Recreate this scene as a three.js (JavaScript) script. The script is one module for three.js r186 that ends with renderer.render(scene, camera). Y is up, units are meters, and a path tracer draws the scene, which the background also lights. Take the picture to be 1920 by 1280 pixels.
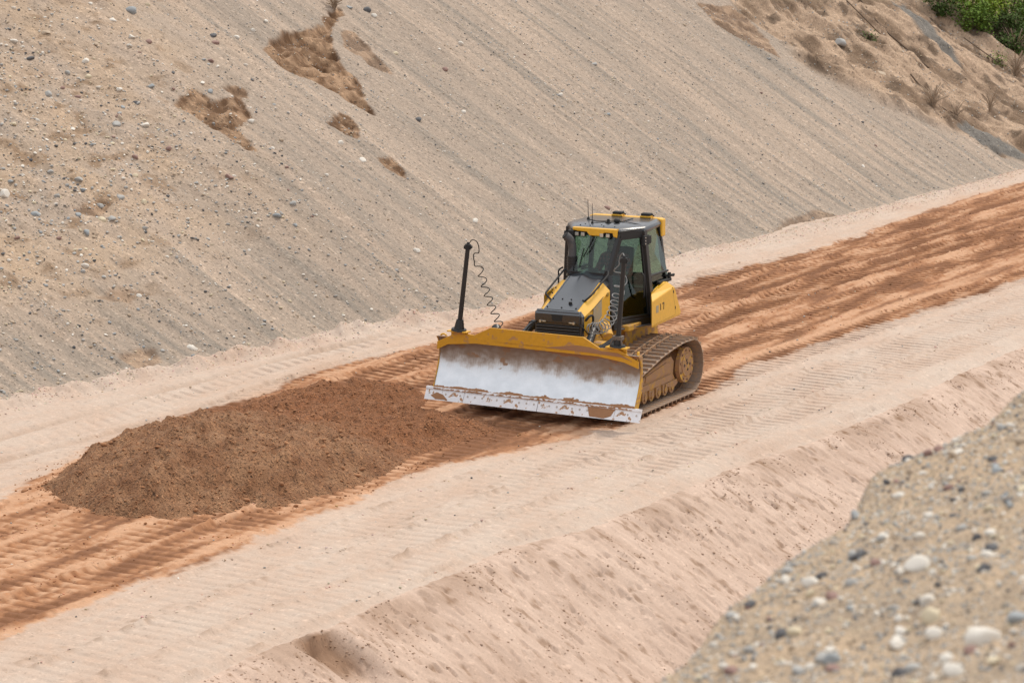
import * as THREE from 'three';
import { RoundedBoxGeometry } from 'three/addons/geometries/RoundedBoxGeometry.js';
import { mergeGeometries, mergeVertices, toCreasedNormals } from 'three/addons/utils/BufferGeometryUtils.js';
import { MarchingCubes } from 'three/addons/objects/MarchingCubes.js';

// ---------------------------------------------------------------- camera, sky, sun, exposure
const scene = new THREE.Scene();
const camera = new THREE.PerspectiveCamera(13.06, 1024 / 682, 0.5, 2000);
camera.position.set(0, 9.545, 0);
camera.rotation.set(THREE.MathUtils.degToRad(-9.977), 0, THREE.MathUtils.degToRad(-0.177), 'YXZ');
camera.focus = 46.5; camera.userData.fStop = 4.5;
const renderer = new THREE.WebGLRenderer({ antialias: true });
renderer.setSize(1024, 682);
renderer.toneMapping = THREE.LinearToneMapping;
renderer.toneMappingExposure = 1.72;
renderer.shadowMap.enabled = true;

// ---------------------------------------------------------------- random numbers and noise
function rng(seed) { let a = seed >>> 0; return () => { a = (a + 0x6D2B79F5) | 0; let t = Math.imul(a ^ (a >>> 15), 1 | a); t = (t + Math.imul(t ^ (t >>> 7), 61 | t)) ^ t; return ((t ^ (t >>> 14)) >>> 0) / 4294967296; }; }
const PERM = new Uint8Array(512), GX = new Float32Array(256), GY = new Float32Array(256);
{ const r = rng(77); const p = [...Array(256).keys()]; for (let i = 255; i > 0; i--) { const j = Math.floor(r() * (i + 1)); [p[i], p[j]] = [p[j], p[i]]; } for (let i = 0; i < 512; i++) PERM[i] = p[i & 255]; for (let i = 0; i < 256; i++) { const a = r() * Math.PI * 2; GX[i] = Math.cos(a); GY[i] = Math.sin(a); } }
function nz(x, y) {                                   // gradient noise, about -0.7 .. 0.7
  const xi = Math.floor(x), yi = Math.floor(y), fx = x - xi, fy = y - yi, X = xi & 255, Y = yi & 255;
  const u = fx * fx * fx * (fx * (fx * 6 - 15) + 10), v = fy * fy * fy * (fy * (fy * 6 - 15) + 10);
  const a = PERM[PERM[X] + Y], b = PERM[PERM[X + 1] + Y], c = PERM[PERM[X] + Y + 1], d = PERM[PERM[X + 1] + Y + 1];
  const n0 = GX[a] * fx + GY[a] * fy, n1 = GX[b] * (fx - 1) + GY[b] * fy, n2 = GX[c] * fx + GY[c] * (fy - 1), n3 = GX[d] * (fx - 1) + GY[d] * (fy - 1);
  return (n0 + u * (n1 - n0)) * (1 - v) + (n2 + u * (n3 - n2)) * v;
}
function fbm(x, y, o = 4) { let s = 0, a = 1, f = 1; for (let i = 0; i < o; i++) { s += a * nz(x * f + i * 17.3, y * f - i * 9.1); a *= 0.5; f *= 2.03; } return s; }
function ridge(x, y, o = 4) { let s = 0, a = 0.5, f = 1; for (let i = 0; i < o; i++) { s += a * (1 - Math.abs(nz(x * f + i * 31.7, y * f + i * 5.3)) * 2.6); a *= 0.5; f *= 2.1; } return s; }
const clamp = (v, a = 0, b = 1) => Math.min(b, Math.max(a, v));
const smooth = (a, b, v) => { const t = clamp((v - a) / (b - a)); return t * t * (3 - 2 * t); };
const mix3 = (a, b, t) => [a[0] + (b[0] - a[0]) * t, a[1] + (b[1] - a[1]) * t, a[2] + (b[2] - a[2]) * t];
function line(pts) { return x => { if (x <= pts[0][0]) return pts[0][1]; for (let i = 1; i < pts.length; i++) if (x <= pts[i][0]) { const [a, b] = pts[i - 1], [c, d] = pts[i]; return b + (d - b) * (x - a) / (c - a); } return pts[pts.length - 1][1]; }; }

// ---------------------------------------------------------------- bright overcast sky and the soft sun behind it
{
  const w = 256, h = 128, data = new Float32Array(w * h * 4);
  for (let j = 0; j < h; j++) for (let i = 0; i < w; i++) {
    const el = (j + 0.5) / h * Math.PI - Math.PI / 2, az = i / w * Math.PI * 2, up = Math.max(0, Math.sin(el));
    const c = fbm(Math.cos(az) * 2.2 * Math.cos(el) + 7, Math.sin(az) * 2.2 * Math.cos(el) + up * 2, 4);
    const L = (0.40 + 0.30 * up) * (1 + 0.18 * c), k = (j * w + i) * 4;
    data[k] = L * 0.985; data[k + 1] = L; data[k + 2] = L * 1.035; data[k + 3] = 1;
  }
  const sky = new THREE.DataTexture(data, w, h, THREE.RGBAFormat, THREE.FloatType);
  sky.mapping = THREE.EquirectangularReflectionMapping; sky.magFilter = THREE.LinearFilter; sky.minFilter = THREE.LinearFilter; sky.needsUpdate = true;
  scene.background = sky; scene.environment = sky;
}
const sun = new THREE.DirectionalLight(0xfff3e2, 1.5);
sun.position.set(26, 60, -77); sun.target.position.set(1, 0, -47);
sun.castShadow = true; sun.shadow.radius = 22; sun.shadow.mapSize.set(4096, 4096);
Object.assign(sun.shadow.camera, { left: -50, right: 50, top: 50, bottom: -50, near: 1, far: 220 });
scene.add(sun, sun.target);

// ---------------------------------------------------------------- helpers for objects
const used = new Map();
function numbered(n) { const k = used.get(n) || 0; used.set(n, k + 1); return k ? n + '_' + String(k).padStart(3, '0') : n; }
function tag(o, label, category, group, kind) { o.userData.label = label; o.userData.category = category; if (group) o.userData.group = group; if (kind) o.userData.kind = kind; return o; }
function top(o, name) { o.name = numbered(name); scene.add(o); return o; }
function lit(o) { o.castShadow = true; o.receiveShadow = true; return o; }
function dataTex(n, fn, srgb = true) {
  const d = new Uint8Array(n * n * 4);
  for (let j = 0; j < n; j++) for (let i = 0; i < n; i++) { const c = fn(i, j), k = (j * n + i) * 4; d[k] = clamp(c[0], 0, 255); d[k + 1] = clamp(c[1], 0, 255); d[k + 2] = clamp(c[2], 0, 255); d[k + 3] = 255; }
  const t = new THREE.DataTexture(d, n, n); t.wrapS = t.wrapT = THREE.RepeatWrapping; t.magFilter = THREE.LinearFilter; t.minFilter = THREE.LinearMipmapLinearFilter; t.generateMipmaps = true;
  if (srgb) t.colorSpace = THREE.SRGBColorSpace; t.needsUpdate = true; return t;
}
// a tile of grit: grains of several sizes, light and dark, wrapped at the edges
function gritTile(n, seed, dots, base, soft) {
  const r = rng(seed), f = new Float32Array(n * n);
  for (let i = 0; i < n * n; i++) f[i] = base + (r() - 0.5) * soft;
  for (const [count, rad, amp] of dots) for (let k = 0; k < count; k++) {
    const cx = r() * n, cy = r() * n, R = rad * (0.5 + r()), a = amp * (r() * 2 - 1), e = 0.6 + r() * 0.8, m = Math.ceil(R * 1.4);
    for (let y = -m; y <= m; y++) for (let x = -m; x <= m; x++) { const q = Math.hypot(x / e, y * e) / R; if (q < 1) { const ix = ((Math.floor(cx) + x) % n + n) % n, iy = ((Math.floor(cy) + y) % n + n) % n; f[iy * n + ix] += a * (1 - q * q); } }
  }
  return f;
}
const N = 1024;
const gritA = gritTile(N, 5, [[30000, 2.0, 0.16], [9000, 3.4, 0.2], [900, 5.5, 0.26]], 0.85, 0.12);   // gravelly bank
const gritB = gritTile(N, 6, [[26000, 2.2, 0.06], [5000, 4, 0.07], [420, 7, 0.1]], 0.9, 0.05);    // fine sand
const gritC = gritTile(N, 8, [[26000, 2.6, 0.2], [9000, 4.5, 0.22], [1600, 8, 0.16]], 0.8, 0.14);     // damp crumbs
const g2 = (f, tint) => dataTex(N, (i, j) => { const v = f[j * N + i] * 255; return [v * tint[0], v * tint[1], v * tint[2]]; });
const b2 = f => dataTex(N, (i, j) => { const v = f[j * N + i] * 200; return [v, v, v]; }, false);
const soil = (f, bump, tile) => new THREE.MeshStandardMaterial({ vertexColors: true, roughness: 1, metalness: 0, map: g2(f, [1, 1, 1]), bumpMap: b2(f), bumpScale: bump });
const M = { bank: soil(gritA, 0.04), sand: soil(gritB, 0.03), damp: soil(gritC, 0.09) };

// ---------------------------------------------------------------- lie of the land: s runs along the haul road, t across it towards the camera
const SX = 0.5, SZ = -0.8660254, TX = 0.8660254, TZ = 0.5;
const wx = (s, t) => s * SX + t * TX, wz = (s, t) => s * SZ + t * TZ;
const toeRaw = line([[20, -32.2], [37.72, -31.57], [39.67, -31.44], [41.77, -30.95], [43.68, -30.57], [46.34, -30.46], [48.41, -29.85], [50.1, -29.29], [52.01, -29.4], [57.33, -29.21], [59.46, -29.22], [62.85, -28.82], [65.3, -28.82], [69.63, -28.7], [72.63, -28.45], [77.26, -28.42], [100, -28.2]]);
const toeT = s => (toeRaw(s - 0.5) + toeRaw(s + 0.5) + toeRaw(s)) / 3 + 0.1 * nz(s * 0.9, 3.3) + 0.04 * nz(s * 3, 9.3);
const crestRaw = line([[0, -19.5], [26, -19.45], [30.6, -19.37], [33.7, -19.46], [35, -19.05], [37.9, -19.0], [40, -18.98], [42.7, -18.78], [45, -18.68], [48.5, -18.9], [51.6, -18.88], [70, -18.6], [120, -18.5]]);
const crestT = s => crestRaw(s) + 0.1 * nz(s * 0.7, 40) + 0.05 * nz(s * 2.6, 41);
const BANK = Math.tan(31 * Math.PI / 180), FALL = Math.tan(29.5 * Math.PI / 180);
const redUp = line([[20, -26.4], [32.1, -26.94], [33.5, -27.3], [35.25, -27.97], [37.8, -28.37], [40.2, -28.2], [43, -28.6], [46.3, -28.34], [48.4, -28.3], [50.3, -28.4], [54.5, -27.5], [59.35, -27.2], [64.2, -27.26], [70.6, -27.5], [76, -27.4], [120, -27]]);
const redLow = line([[20, -22.3], [26.5, -22.33], [31.2, -22.4], [35.7, -22.66], [37.3, -22.67], [38.4, -22.3], [40.5, -21.76], [44, -21.75], [46.5, -22.2], [49.6, -22.2], [53.6, -21.9], [58.9, -21.55], [120, -20.8]]);

// crawler and tyre passes on the road, oldest first
const lanes = [
  { c: line([[20, -29.3], [34, -29.1], [44, -29.5], [56, -28.7], [70, -28.2]]), w: 0.55, a: 30, b: 50, dep: 0.045, pitch: 0.3, skew: 0.5, keep: 0.7, rim: 0.05 },
  { c: line([[20, -28.6], [34, -28.5], [39, -28.25], [44, -28.55], [60, -27.9]]), w: 0.5, a: 28, b: 46, dep: 0.06, pitch: 0.26, skew: -0.5, keep: 0.9, rim: 0.05 },
  { c: line([[20, -20.9], [40, -20.75], [60, -20.4], [80, -20.2]]), w: 0.95, a: 22, b: 80, dep: 0.042, pitch: 0.24, skew: 0.05, keep: 0.9, rim: 0.07 },
  { c: line([[20, -19.95], [40, -19.85], [60, -19.6], [80, -19.4]]), w: 0.6, a: 22, b: 60, dep: 0.035, pitch: 0.24, skew: 0.1, keep: 0.9, rim: 0.05 },
  { c: line([[20, -21.7], [36, -21.6], [44, -20.9], [60, -20.6]]), w: 0.8, a: 22, b: 42, dep: 0.036, pitch: 0.24, skew: -0.04, keep: 0.9, rim: 0.09 },
  { c: line([[20, -26.1], [30, -26.0], [40, -26.3], [56, -26.9], [70, -26.6], [90, -26.2]]), w: 0.85, a: 22, b: 95, dep: 0.05, pitch: 0.25, skew: 0.05, keep: 0.95, rim: 0.05 },
  { c: line([[20, -24.9], [30, -24.9], [44, -25.5], [56, -26.0], [70, -25.3], [90, -25.0]]), w: 0.85, a: 22, b: 95, dep: 0.055, pitch: 0.25, skew: -0.06, keep: 0.95, rim: 0.06 },
  { c: line([[20, -23.9], [30, -23.9], [44, -24.3], [56, -25.0], [70, -24.1], [90, -23.8]]), w: 0.8, a: 22, b: 95, dep: 0.06, pitch: 0.24, skew: 0.03, keep: 1, rim: 0.05 },
  { c: line([[20, -22.95], [30, -23.0], [44, -23.3], [50, -23.3], [58, -23.7], [70, -23.0], [90, -22.6]]), w: 0.8, a: 22, b: 95, dep: 0.055, pitch: 0.24, skew: -0.05, keep: 0.95, rim: 0.06 },
  { c: line([[40, -27.4], [46, -27.6], [50, -27.75], [60, -27.0], [90, -26.9]]), w: 0.75, a: 38, b: 60, dep: 0.06, pitch: 0.25, skew: 0.08, keep: 1, rim: 0.07 },
  { c: line([[40, -24.25], [46, -24.45], [52, -24.9], [70, -24.6]]), w: 0.76, a: 40.5, b: 66, dep: 0.075, pitch: 0.235, skew: 0.0, keep: 1, rim: 0.06 },
  { c: line([[40, -22.1], [44, -22.1], [49, -22.05], [54, -21.95], [59, -21.6], [90, -21.0]]), w: 0.8, a: 40.5, b: 92, dep: 0.08, pitch: 0.235, skew: 0.0, keep: 1, rim: 0.05 },
];
const ruts = [line([[20, -28.9], [34, -28.75], [39, -28.5], [44, -28.8], [50, -28.7]]), line([[20, -29.75], [34, -29.7], [40, -29.9], [46, -29.6]])];
const PALE = [0.62, 0.5, 0.412], PALE2 = [0.575, 0.425, 0.33], PEACH = [0.62, 0.36, 0.215], ORANGE = [0.43, 0.2, 0.093], BROWN = [0.235, 0.1, 0.043];
function road(s, t) {                                   // height and colour of the haul road
  const toe = toeT(s), crest = crestT(s);
  const jit = 0.22 * nz(s * 0.8, t * 1.6) + 0.12 * nz(s * 3.1, t * 5);
  const red = smooth(-0.07, 0.07, t - redUp(s) + jit + 0.12 * nz(s * 9, t * 9)) * smooth(-0.07, 0.07, redLow(s) - t + jit + 0.12 * nz(s * 9, t * 9));
  let y = 0.05 * fbm(s * 0.22, t * 0.5, 2), fine = 0.016 * fbm(s * 2.6, t * 3.4, 3) + 0.011 * nz(s * 11, t * 12), churn = 0, turned = 0, crumb = 0;
  fine += red * (0.035 * Math.max(0, ridge(s * 1.8, t * 4.2, 4) - 0.4) + 0.014 * nz(s * 9, t * 15) + 0.01 * nz(s * 16, t * 21)); fine += 0.012 * smooth(0.1, 0.35, nz(s * 7, t * 11));
  for (const L of lanes) {
    if (s < L.a || s > L.b) continue;
    const e = (t - L.c(s) - 0.08 * nz(s * 0.35, L.w * 50 + L.a)) / (L.w / 2), m = Math.abs(e);
    if (m > 1.55) continue;
    const old = smooth(36, 41, s), k = L.keep * (0.8 + 0.2 * old) * smooth(0, 1.5, s - L.a) * smooth(0, 2, L.b - s) * (0.5 + 0.5 * smooth(-0.2, 0.22, nz(s * 0.55 + L.a, t * 1.3) + 0.35 * nz(s * 2.1, t * 3.7 + L.a)));
    const inside = 1 - smooth(0.86, 1.02, m);
    const ph = ((s + L.skew * (t - L.c(s)) + 0.03 * nz(s * 2.2, t * 2) + 0.02 * nz(s * 6, t * 5)) / L.pitch) % 1, g = Math.abs(ph - 0.5) * 2;
    const bite = smooth(0.56, 0.76, g), print = -L.dep * (0.5 + 0.5 * old) * (0.2 + 1.15 * bite) + 0.013 * fbm(s * 6, t * 5, 2);
    fine += (print - fine) * inside * k;
    churn = Math.max(churn * (1 - inside * 0.5), inside * k); turned += (bite * (0.8 + 0.7 * nz(s * 1.3 + L.a, t * 3.3)) - turned) * (1 - smooth(0.9, 1.12 + 0.5 * nz(s * 9, L.a), m)) * k;
    const rim = Math.exp(-((m - 1.17) ** 2) / 0.02) * L.rim * 0.85 * k * (0.35 + 1.1 * Math.max(0, nz(s * 2.7 + L.a, e * 3) + 0.3) + 0.5 * nz(s * 8, t * 7));
    fine += rim; crumb = Math.max(crumb, clamp(rim * 26) * smooth(0, 0.2, nz(s * 5 + L.a, t * 6)));
  }
  let rut = 0; for (const c of ruts) { const e = t - c(s) - 0.05 * nz(s * 0.5, 3); if (Math.abs(e) < 0.5) { const k = smooth(50, 44, s) * smooth(24, 30, s) * (0.55 + 0.6 * nz(s * 0.6, c(30))); fine += k * (-0.06 * Math.exp(-(e * e) / 0.006) + 0.035 * Math.exp(-((e + 0.16) ** 2) / 0.006) * (1 + nz(s * 4, t * 4))); rut = Math.max(rut, k * Math.exp(-(e * e) / 0.008)); } }
  y += fine;
  // crumbled windrow along the foot of the bank
  const b = t - toe; if (b < 0.9) y += (0.12 + 0.16 * smooth(56, 44, s)) * Math.exp(-((b - 0.26) ** 2) / 0.06) * (0.62 + 0.8 * fbm(s * 1.5, t * 2.2, 2) + 0.22 * nz(s * 5, t * 5));
  const c1 = Math.abs(t - crest + 0.16 + 0.1 * nz(s * 1.3, 5) + 0.05 * nz(s * 5, 6)); if (c1 < 0.035) y -= 0.07 * smooth(0.0, 0.2, nz(s * 0.33, 77)) * (1 - c1 / 0.035);
  y -= 0.1 * smooth(-0.5, 0, t - crest) ** 2;
  // colour: pale dry sand, or red-brown clayey sand where the machine has been spreading
  const p = fbm(s * 0.55, t * 1.5, 4), q = fbm(s * 0.45 + 50, t * 3.2, 4), f = fbm(s * 5, t * 7, 3);
  let pale = mix3(PALE, PALE2, clamp(0.45 + p * 0.9 + f * 0.5));
  const near = Math.exp(-Math.max(0, redUp(s) - t, t - redLow(s)) * 2.2) * 0.4; pale = mix3(pale, PEACH, clamp(near * (0.6 + q))); pale = mix3(pale, [0.44, 0.31, 0.225], clamp(rut * 0.8)); pale = mix3(pale, [0.4, 0.275, 0.195], 0.7 * crumb);
  const lump = nz(s * 7, t * 13) + 0.6 * nz(s * 14, t * 22), fresh = smooth(39, 45, s), wet = smooth(0.05, 0.95, 0.52 + 0.32 * fresh + (0.95 - 0.1 * fresh) * q + 0.2 * f + 0.25 * lump + (churn - 0.3) * 0.2 + (turned - 0.25) * (0.5 + 0.75 * fresh) + 0.5 * smooth(41.2, 40, s) * smooth(36.8, 38.2, s) * smooth(-22.2, -22.8, t));
  let rc = wet < 0.5 ? mix3(PEACH, ORANGE, wet * 2) : mix3(ORANGE, BROWN, wet * 2 - 1);
  const strip = Math.exp(-((t - (-22.52 + 0.05 * nz(s * 0.6, 2))) ** 2) / 0.016) * smooth(44.3, 45.5, s) * smooth(62, 55, s); rc = mix3(rc, PEACH, clamp(strip * 1.1));
  const v = 1 + 0.1 * f;
  const col = mix3(pale, rc, red); return { y, c: [col[0] * v, col[1] * v, col[2] * v] };
}
function fallSlope(s, e) {                              // the outer side of the road, e metres out from its edge
  const slump = smooth(0.5, 0.1, Math.abs(s - 28.7)) + 0.35 * smooth(0.9, 0.2, Math.abs(s - 30.2)), y0 = road(s, crestT(s)).y;
  let y = y0 - FALL * (Math.sqrt(e * e + 0.05) - 0.2236);
  const ramp = smooth(0, 0.3, e);
  y += ramp * (0.1 * fbm(s * 0.4, e * 0.4, 2) + 0.028 * fbm(s * 2.4, e * 1.6, 3) + 0.03 * Math.max(0, fbm(s * 6, e * 5, 2)) + 0.024 * nz(s * 11, e * 10));
  const pit = fbm(s * 7.4 + 30, e * 6, 2) + 0.25 * nz(s * 0.9, e * 0.8); y -= ramp * 0.05 * smooth(0.36, 0.5, pit);
  y -= slump * 0.24 * smooth(0.03, 0.16, e + 0.05 * nz(s * 6, 1)) * smooth(1.4, 0.5, e);
  const p = fbm(s * 0.8, e * 0.9, 4), q = fbm(s * 3.4 + 9, e * 1.5, 3);
  let c = mix3([0.66, 0.495, 0.395], [0.56, 0.405, 0.315], clamp(0.4 + p * 0.8 + q * 0.7));
  c = mix3(c, [0.36, 0.235, 0.16], 0.8 * smooth(0.24, 0.4, 0.5 * q + 0.75 * nz(s * 8, e * 6) + 0.2 * nz(s * 17, e * 13)) + 0.5 * smooth(0.7, 0.1, e + 0.3 * nz(s * 3, e * 3)) * smooth(-0.15, 0.3, p + 0.4 * nz(s * 6, e * 6)));
  c = mix3(c, [0.34, 0.21, 0.135], clamp(slump * 1.2) * smooth(0.0, 0.06, e) * smooth(0.75, 0.35, e + 0.3 * nz(s * 4, e * 4)));
  return { y, c };
}
// polygons on the bank in (s, d): d metres up from its foot
const poly = p => { let a = 1e9, b = -1e9, c = 1e9, d = -1e9; for (const [x, y] of p) { a = Math.min(a, x); b = Math.max(b, x); c = Math.min(c, y); d = Math.max(d, y); } return { p, a, b, c, d }; };
function inside(P, x, y) {                              // signed distance, positive inside; far outside returns -1
  if (x < P.a - 0.4 || x > P.b + 0.4 || y < P.c - 0.4 || y > P.d + 0.4) return -1;
  let hit = false, m = 1e9; const p = P.p;
  for (let i = 0, j = p.length - 1; i < p.length; j = i++) {
    const [x1, y1] = p[i], [x2, y2] = p[j];
    if ((y1 > y) !== (y2 > y) && x < (x2 - x1) * (y - y1) / (y2 - y1) + x1) hit = !hit;
    const dx = x2 - x1, dy = y2 - y1, k = clamp(((x - x1) * dx + (y - y1) * dy) / (dx * dx + dy * dy)); m = Math.min(m, Math.hypot(x - x1 - k * dx, y - y1 - k * dy));
  }
  return hit ? m : -m;
}
const scars = [
  [[[54.45, 8.16], [55.07, 8.37], [55.96, 8.36], [56.77, 8.49], [56.94, 8.43], [56.12, 7.8], [55.94, 7.53], [55.5, 7.05], [55.62, 6.85], [54.84, 6.12], [54.6, 5.72], [54.37, 6.34], [54.23, 6.8], [53.89, 7.12], [53.64, 7.29], [53.65, 7.5], [53.81, 7.89]], 1],
  [[[56.91, 8.48], [57.65, 8.8], [58.06, 8.88], [57.93, 8.76], [57.11, 8.44]], 1],
  [[[57.02, 8.09], [57.52, 8.14], [57.39, 7.69], [57.13, 7.24], [56.94, 6.76], [56.69, 7.08], [56.73, 7.46], [56.62, 7.75]], 0.55],
  [[[49.04, 6.54], [49.83, 6.87], [49.94, 6.75], [49.89, 6.5], [50.24, 6.55], [50.88, 6.56], [50.58, 6.21], [50.45, 6.0], [50.02, 5.92], [49.6, 5.68], [49.52, 5.34], [49.43, 5.02], [49.35, 5.23], [49.31, 5.49], [49.22, 5.81], [49.21, 6.13], [49.11, 6.35]], 0.95],
  [[[50.77, 6.85], [51.24, 6.92], [51.4, 6.78], [51.23, 6.62], [50.82, 6.6]], 0.8],
  [[[52.69, 5.53], [53.51, 5.76], [53.64, 5.64], [53.38, 5.29], [52.93, 5.02], [52.79, 5.26]], 0.95],
  [[[52.75, 4.28], [53.14, 4.3], [53.08, 4.06], [52.85, 3.75], [52.73, 3.96]], 0.95],
  [[[41.18, 0.63], [41.71, 0.72], [42.0, 0.66], [41.82, 0.44], [41.3, 0.12], [41.12, 0.15]], 0.4],
  [[[72.86, 7.74], [74.79, 7.56], [74.56, 7.12], [74.08, 6.24], [73.27, 5.53], [72.69, 6.05], [72.45, 6.87]], 0.6],
  [[[42.2, 2.05], [42.9, 2.15], [43.3, 1.95], [42.7, 1.9]], 0.3], [[[44.0, 4.25], [44.7, 4.35], [44.9, 4.2], [44.2, 4.1]], 0.55],
  [[[62.4, 0.1], [63.6, 0.42], [65.6, 0.5], [65.8, 0.2], [64.6, 0.05]], 0.35],
].map(([p, k]) => [poly(p), k]);
const greyLens = [poly([[84.04, 6.52], [83.8, 5.55], [82.56, 4.18], [82.18, 3.73], [82.0, 3.6], [82.2, 5.03], [82.6, 6.3]]), poly([[77.2, 2.0], [77.9, 2.05], [78.8, 1.2], [79.6, 0.3], [79.2, -0.2], [78.2, 0.4]])];
const rugged = line([[-1, 78.4], [0.3, 78.06], [1.17, 77.45], [2.21, 76.5], [3.31, 75.0], [4.16, 74.43], [5.34, 74.2], [6.43, 74.5], [9, 75.6], [30, 78]]);
const BG = [0.465, 0.37, 0.292], BT = [0.565, 0.438, 0.338], BGREY = [0.335, 0.284, 0.234], SCAR = [0.19, 0.1, 0.048], SCAR2 = [0.5, 0.32, 0.195];
function bank(s, d) {                                   // height and colour of the quarry bank, d metres in from its foot
  let y = d > 0 ? BANK * (Math.sqrt(d * d + 0.12) - 0.346) * 1.0 + 0.05 * Math.min(1, d) : BANK * d - 0.02;
  const dd = d / 0.857, w1 = 0.35 * nz(s * 0.5, dd * 0.22), r = smooth(-0.25, 0.5, s - rugged(d) + 0.5 * fbm(s * 0.7, d * 0.9, 3)), up = smooth(0, 1.2, d);
  const left = smooth(52, 44, s + 0.9 * (d - 5) * -1 + 2 * nz(s * 0.3, d * 0.3)) * smooth(0.8, 3.2, d + 0.6 * nz(s * 0.4, 8));      // stonier, browner upper left
  const st1 = nz((s + w1) * 1.5, dd * 0.07 + 3), st2 = nz((s + w1 * 0.6) * 4.3, dd * 0.13 + 8), st3 = nz((s + w1 * 0.4) * 11, dd * 0.3 + 2);
  y += up * (0.16 * fbm(s * 0.16, d * 0.1, 2) + 0.07 * st1 + 0.028 * st2 + 0.006 * st3 + 0.014 * nz(s * 9, d * 7));
  y += left * (0.1 * fbm(s * 1.4, d * 1.4, 3) + 0.12 * Math.max(0, ridge(s * 1.1 + 4, d * 2.1, 3) - 0.62));
  const gw = 0.5 * nz(s * 0.5, d * 0.4), gull = r > 0 ? ridge((s + gw) * 0.55, d * 0.16 + 3, 3) : 0; if (r > 0) y += r * (0.1 + 0.45 * fbm(s * 0.3, d * 0.25, 2) + 0.55 * (gull - 0.5) + 0.16 * fbm((s + gw) * 1.7, d * 0.8, 3) + 0.14 * Math.max(0, fbm(s * 3.0, d * 2.6, 4)));
  let c = mix3(BG, BT, clamp(0.42 + 1.3 * st1 + 0.9 * fbm(s * 0.5, dd * 0.16, 3)));
  const gv = clamp(0.5 * smooth(-0.05, 0.35, st2 + 0.5 * st1) + 0.45 * smooth(0.0, 0.4, st3 * 0.7 + fbm(s * 1.4, dd * 0.2, 2)) + 0.3 * smooth(2.6, 0.3, d) * smooth(0, 0.3, st2 + 0.25)); c = mix3(c, BGREY, gv * (1 - 0.6 * left));
  c = mix3(c, [0.57, 0.415, 0.285], left * clamp(0.45 + fbm(s * 0.9, d * 0.8, 3)));
  c = mix3(c, [0.34, 0.225, 0.14], left * 0.9 * smooth(0.2, 0.5, fbm(s * 1.3 + 9, d * 2.4, 4)));
  if (r > 0) { const k = fbm(s * 0.8, d * 0.7, 4); c = mix3(c, mix3([0.57, 0.405, 0.28], [0.27, 0.18, 0.115], smooth(-0.12, 0.4, k + 0.35 * nz(s * 4, d * 2) + 0.9 * (0.52 - gull))), r); c = mix3(c, [0.17, 0.115, 0.075], r * 0.8 * smooth(0.22, 0.36, fbm(s * 2.1 + 7, d * 1.5, 4))); }
  for (const P of greyLens) { const k = inside(P, s + 0.1 * nz(s * 3, d * 3), d); if (k > -0.05) { c = mix3(c, [0.235, 0.215, 0.19], smooth(-0.05, 0.08, k)); } }
  for (const [P, k] of scars) {
    const q = inside(P, s + 0.09 * nz(s * 4, d * 4) + 0.04 * nz(s * 11, d * 11), d + 0.09 * nz(s * 4 + 50, d * 4)); if (q < -0.09) continue;
    const w = smooth(-0.09, 0.06, q), wc = smooth(-0.075, -0.03, q), n = fbm(s * 2.1 + 13, d * 3.0, 4), sw = 0.35 * nz(s * 1.2 + 8, d * 1.2), rg = ridge((s + sw) * 0.9 + d * 0.45, (d + sw) * 1.15 - s * 0.2, 3), sy = 0.3 * (rg - 0.42), riser = smooth(0.55, 0.35, rg);
    y += w * k * (-0.1 + sy + 0.1 * fbm(s * 1.6, d * 1.6, 2) + 0.03 * fbm(s * 6, d * 6, 2)); c = mix3(c, mix3(SCAR, SCAR2, clamp(0.5 - 0.5 * riser + 1.5 * n + 0.6 * nz(s * 5, d * 7))), wc * clamp(0.35 + k * 0.65));
  }
  const v = 1 + 0.09 * nz(s * 14, d * 6); return { y, c: [c[0] * v, c[1] * v, c[2] * v] };
}
const bankY = (s, d) => bank(s, d).y;
// a sheet of points (i along, j across) from place(i, j) -> [x, y, z, r, g, b, u, v]
function sheet(ni, nj, place) {
  const pos = new Float32Array(ni * nj * 3), col = new Float32Array(ni * nj * 3), uv = new Float32Array(ni * nj * 2), idx = new Uint32Array((ni - 1) * (nj - 1) * 6);
  for (let i = 0; i < ni; i++) for (let j = 0; j < nj; j++) { const k = i * nj + j, p = place(i, j); pos[k * 3] = p[0]; pos[k * 3 + 1] = p[1]; pos[k * 3 + 2] = p[2]; col[k * 3] = p[3]; col[k * 3 + 1] = p[4]; col[k * 3 + 2] = p[5]; uv[k * 2] = p[6]; uv[k * 2 + 1] = p[7]; }
  let n = 0; for (let i = 0; i < ni - 1; i++) for (let j = 0; j < nj - 1; j++) { const a = i * nj + j, b = a + nj; idx[n++] = a; idx[n++] = a + 1; idx[n++] = b; idx[n++] = a + 1; idx[n++] = b + 1; idx[n++] = b; }
  const g = new THREE.BufferGeometry(); g.setAttribute('position', new THREE.BufferAttribute(pos, 3)); g.setAttribute('color', new THREE.BufferAttribute(col, 3)); g.setAttribute('uv', new THREE.BufferAttribute(uv, 2)); g.setIndex(new THREE.BufferAttribute(idx, 1));
  g.computeVertexNormals();
  if (g.attributes.normal.getY((ni >> 1) * nj + (nj >> 1)) < 0) { for (let k = 0; k < idx.length; k += 3) { const q = idx[k]; idx[k] = idx[k + 1]; idx[k + 1] = q; } g.computeVertexNormals(); }
  return g;
}
const steps = (...runs) => { const o = []; for (const [a, b, h] of runs) { const n = Math.max(1, Math.round((b - a) / h)); for (let i = 0; i < n; i++) o.push(a + (b - a) * i / n); } o.push(runs[runs.length - 1][1]); return o; };
function land(name, label, g, m) { const o = lit(new THREE.Mesh(g, m)); top(o, name); o.userData.kind = 'structure'; if (label) o.userData.label = label; return o; }
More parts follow.
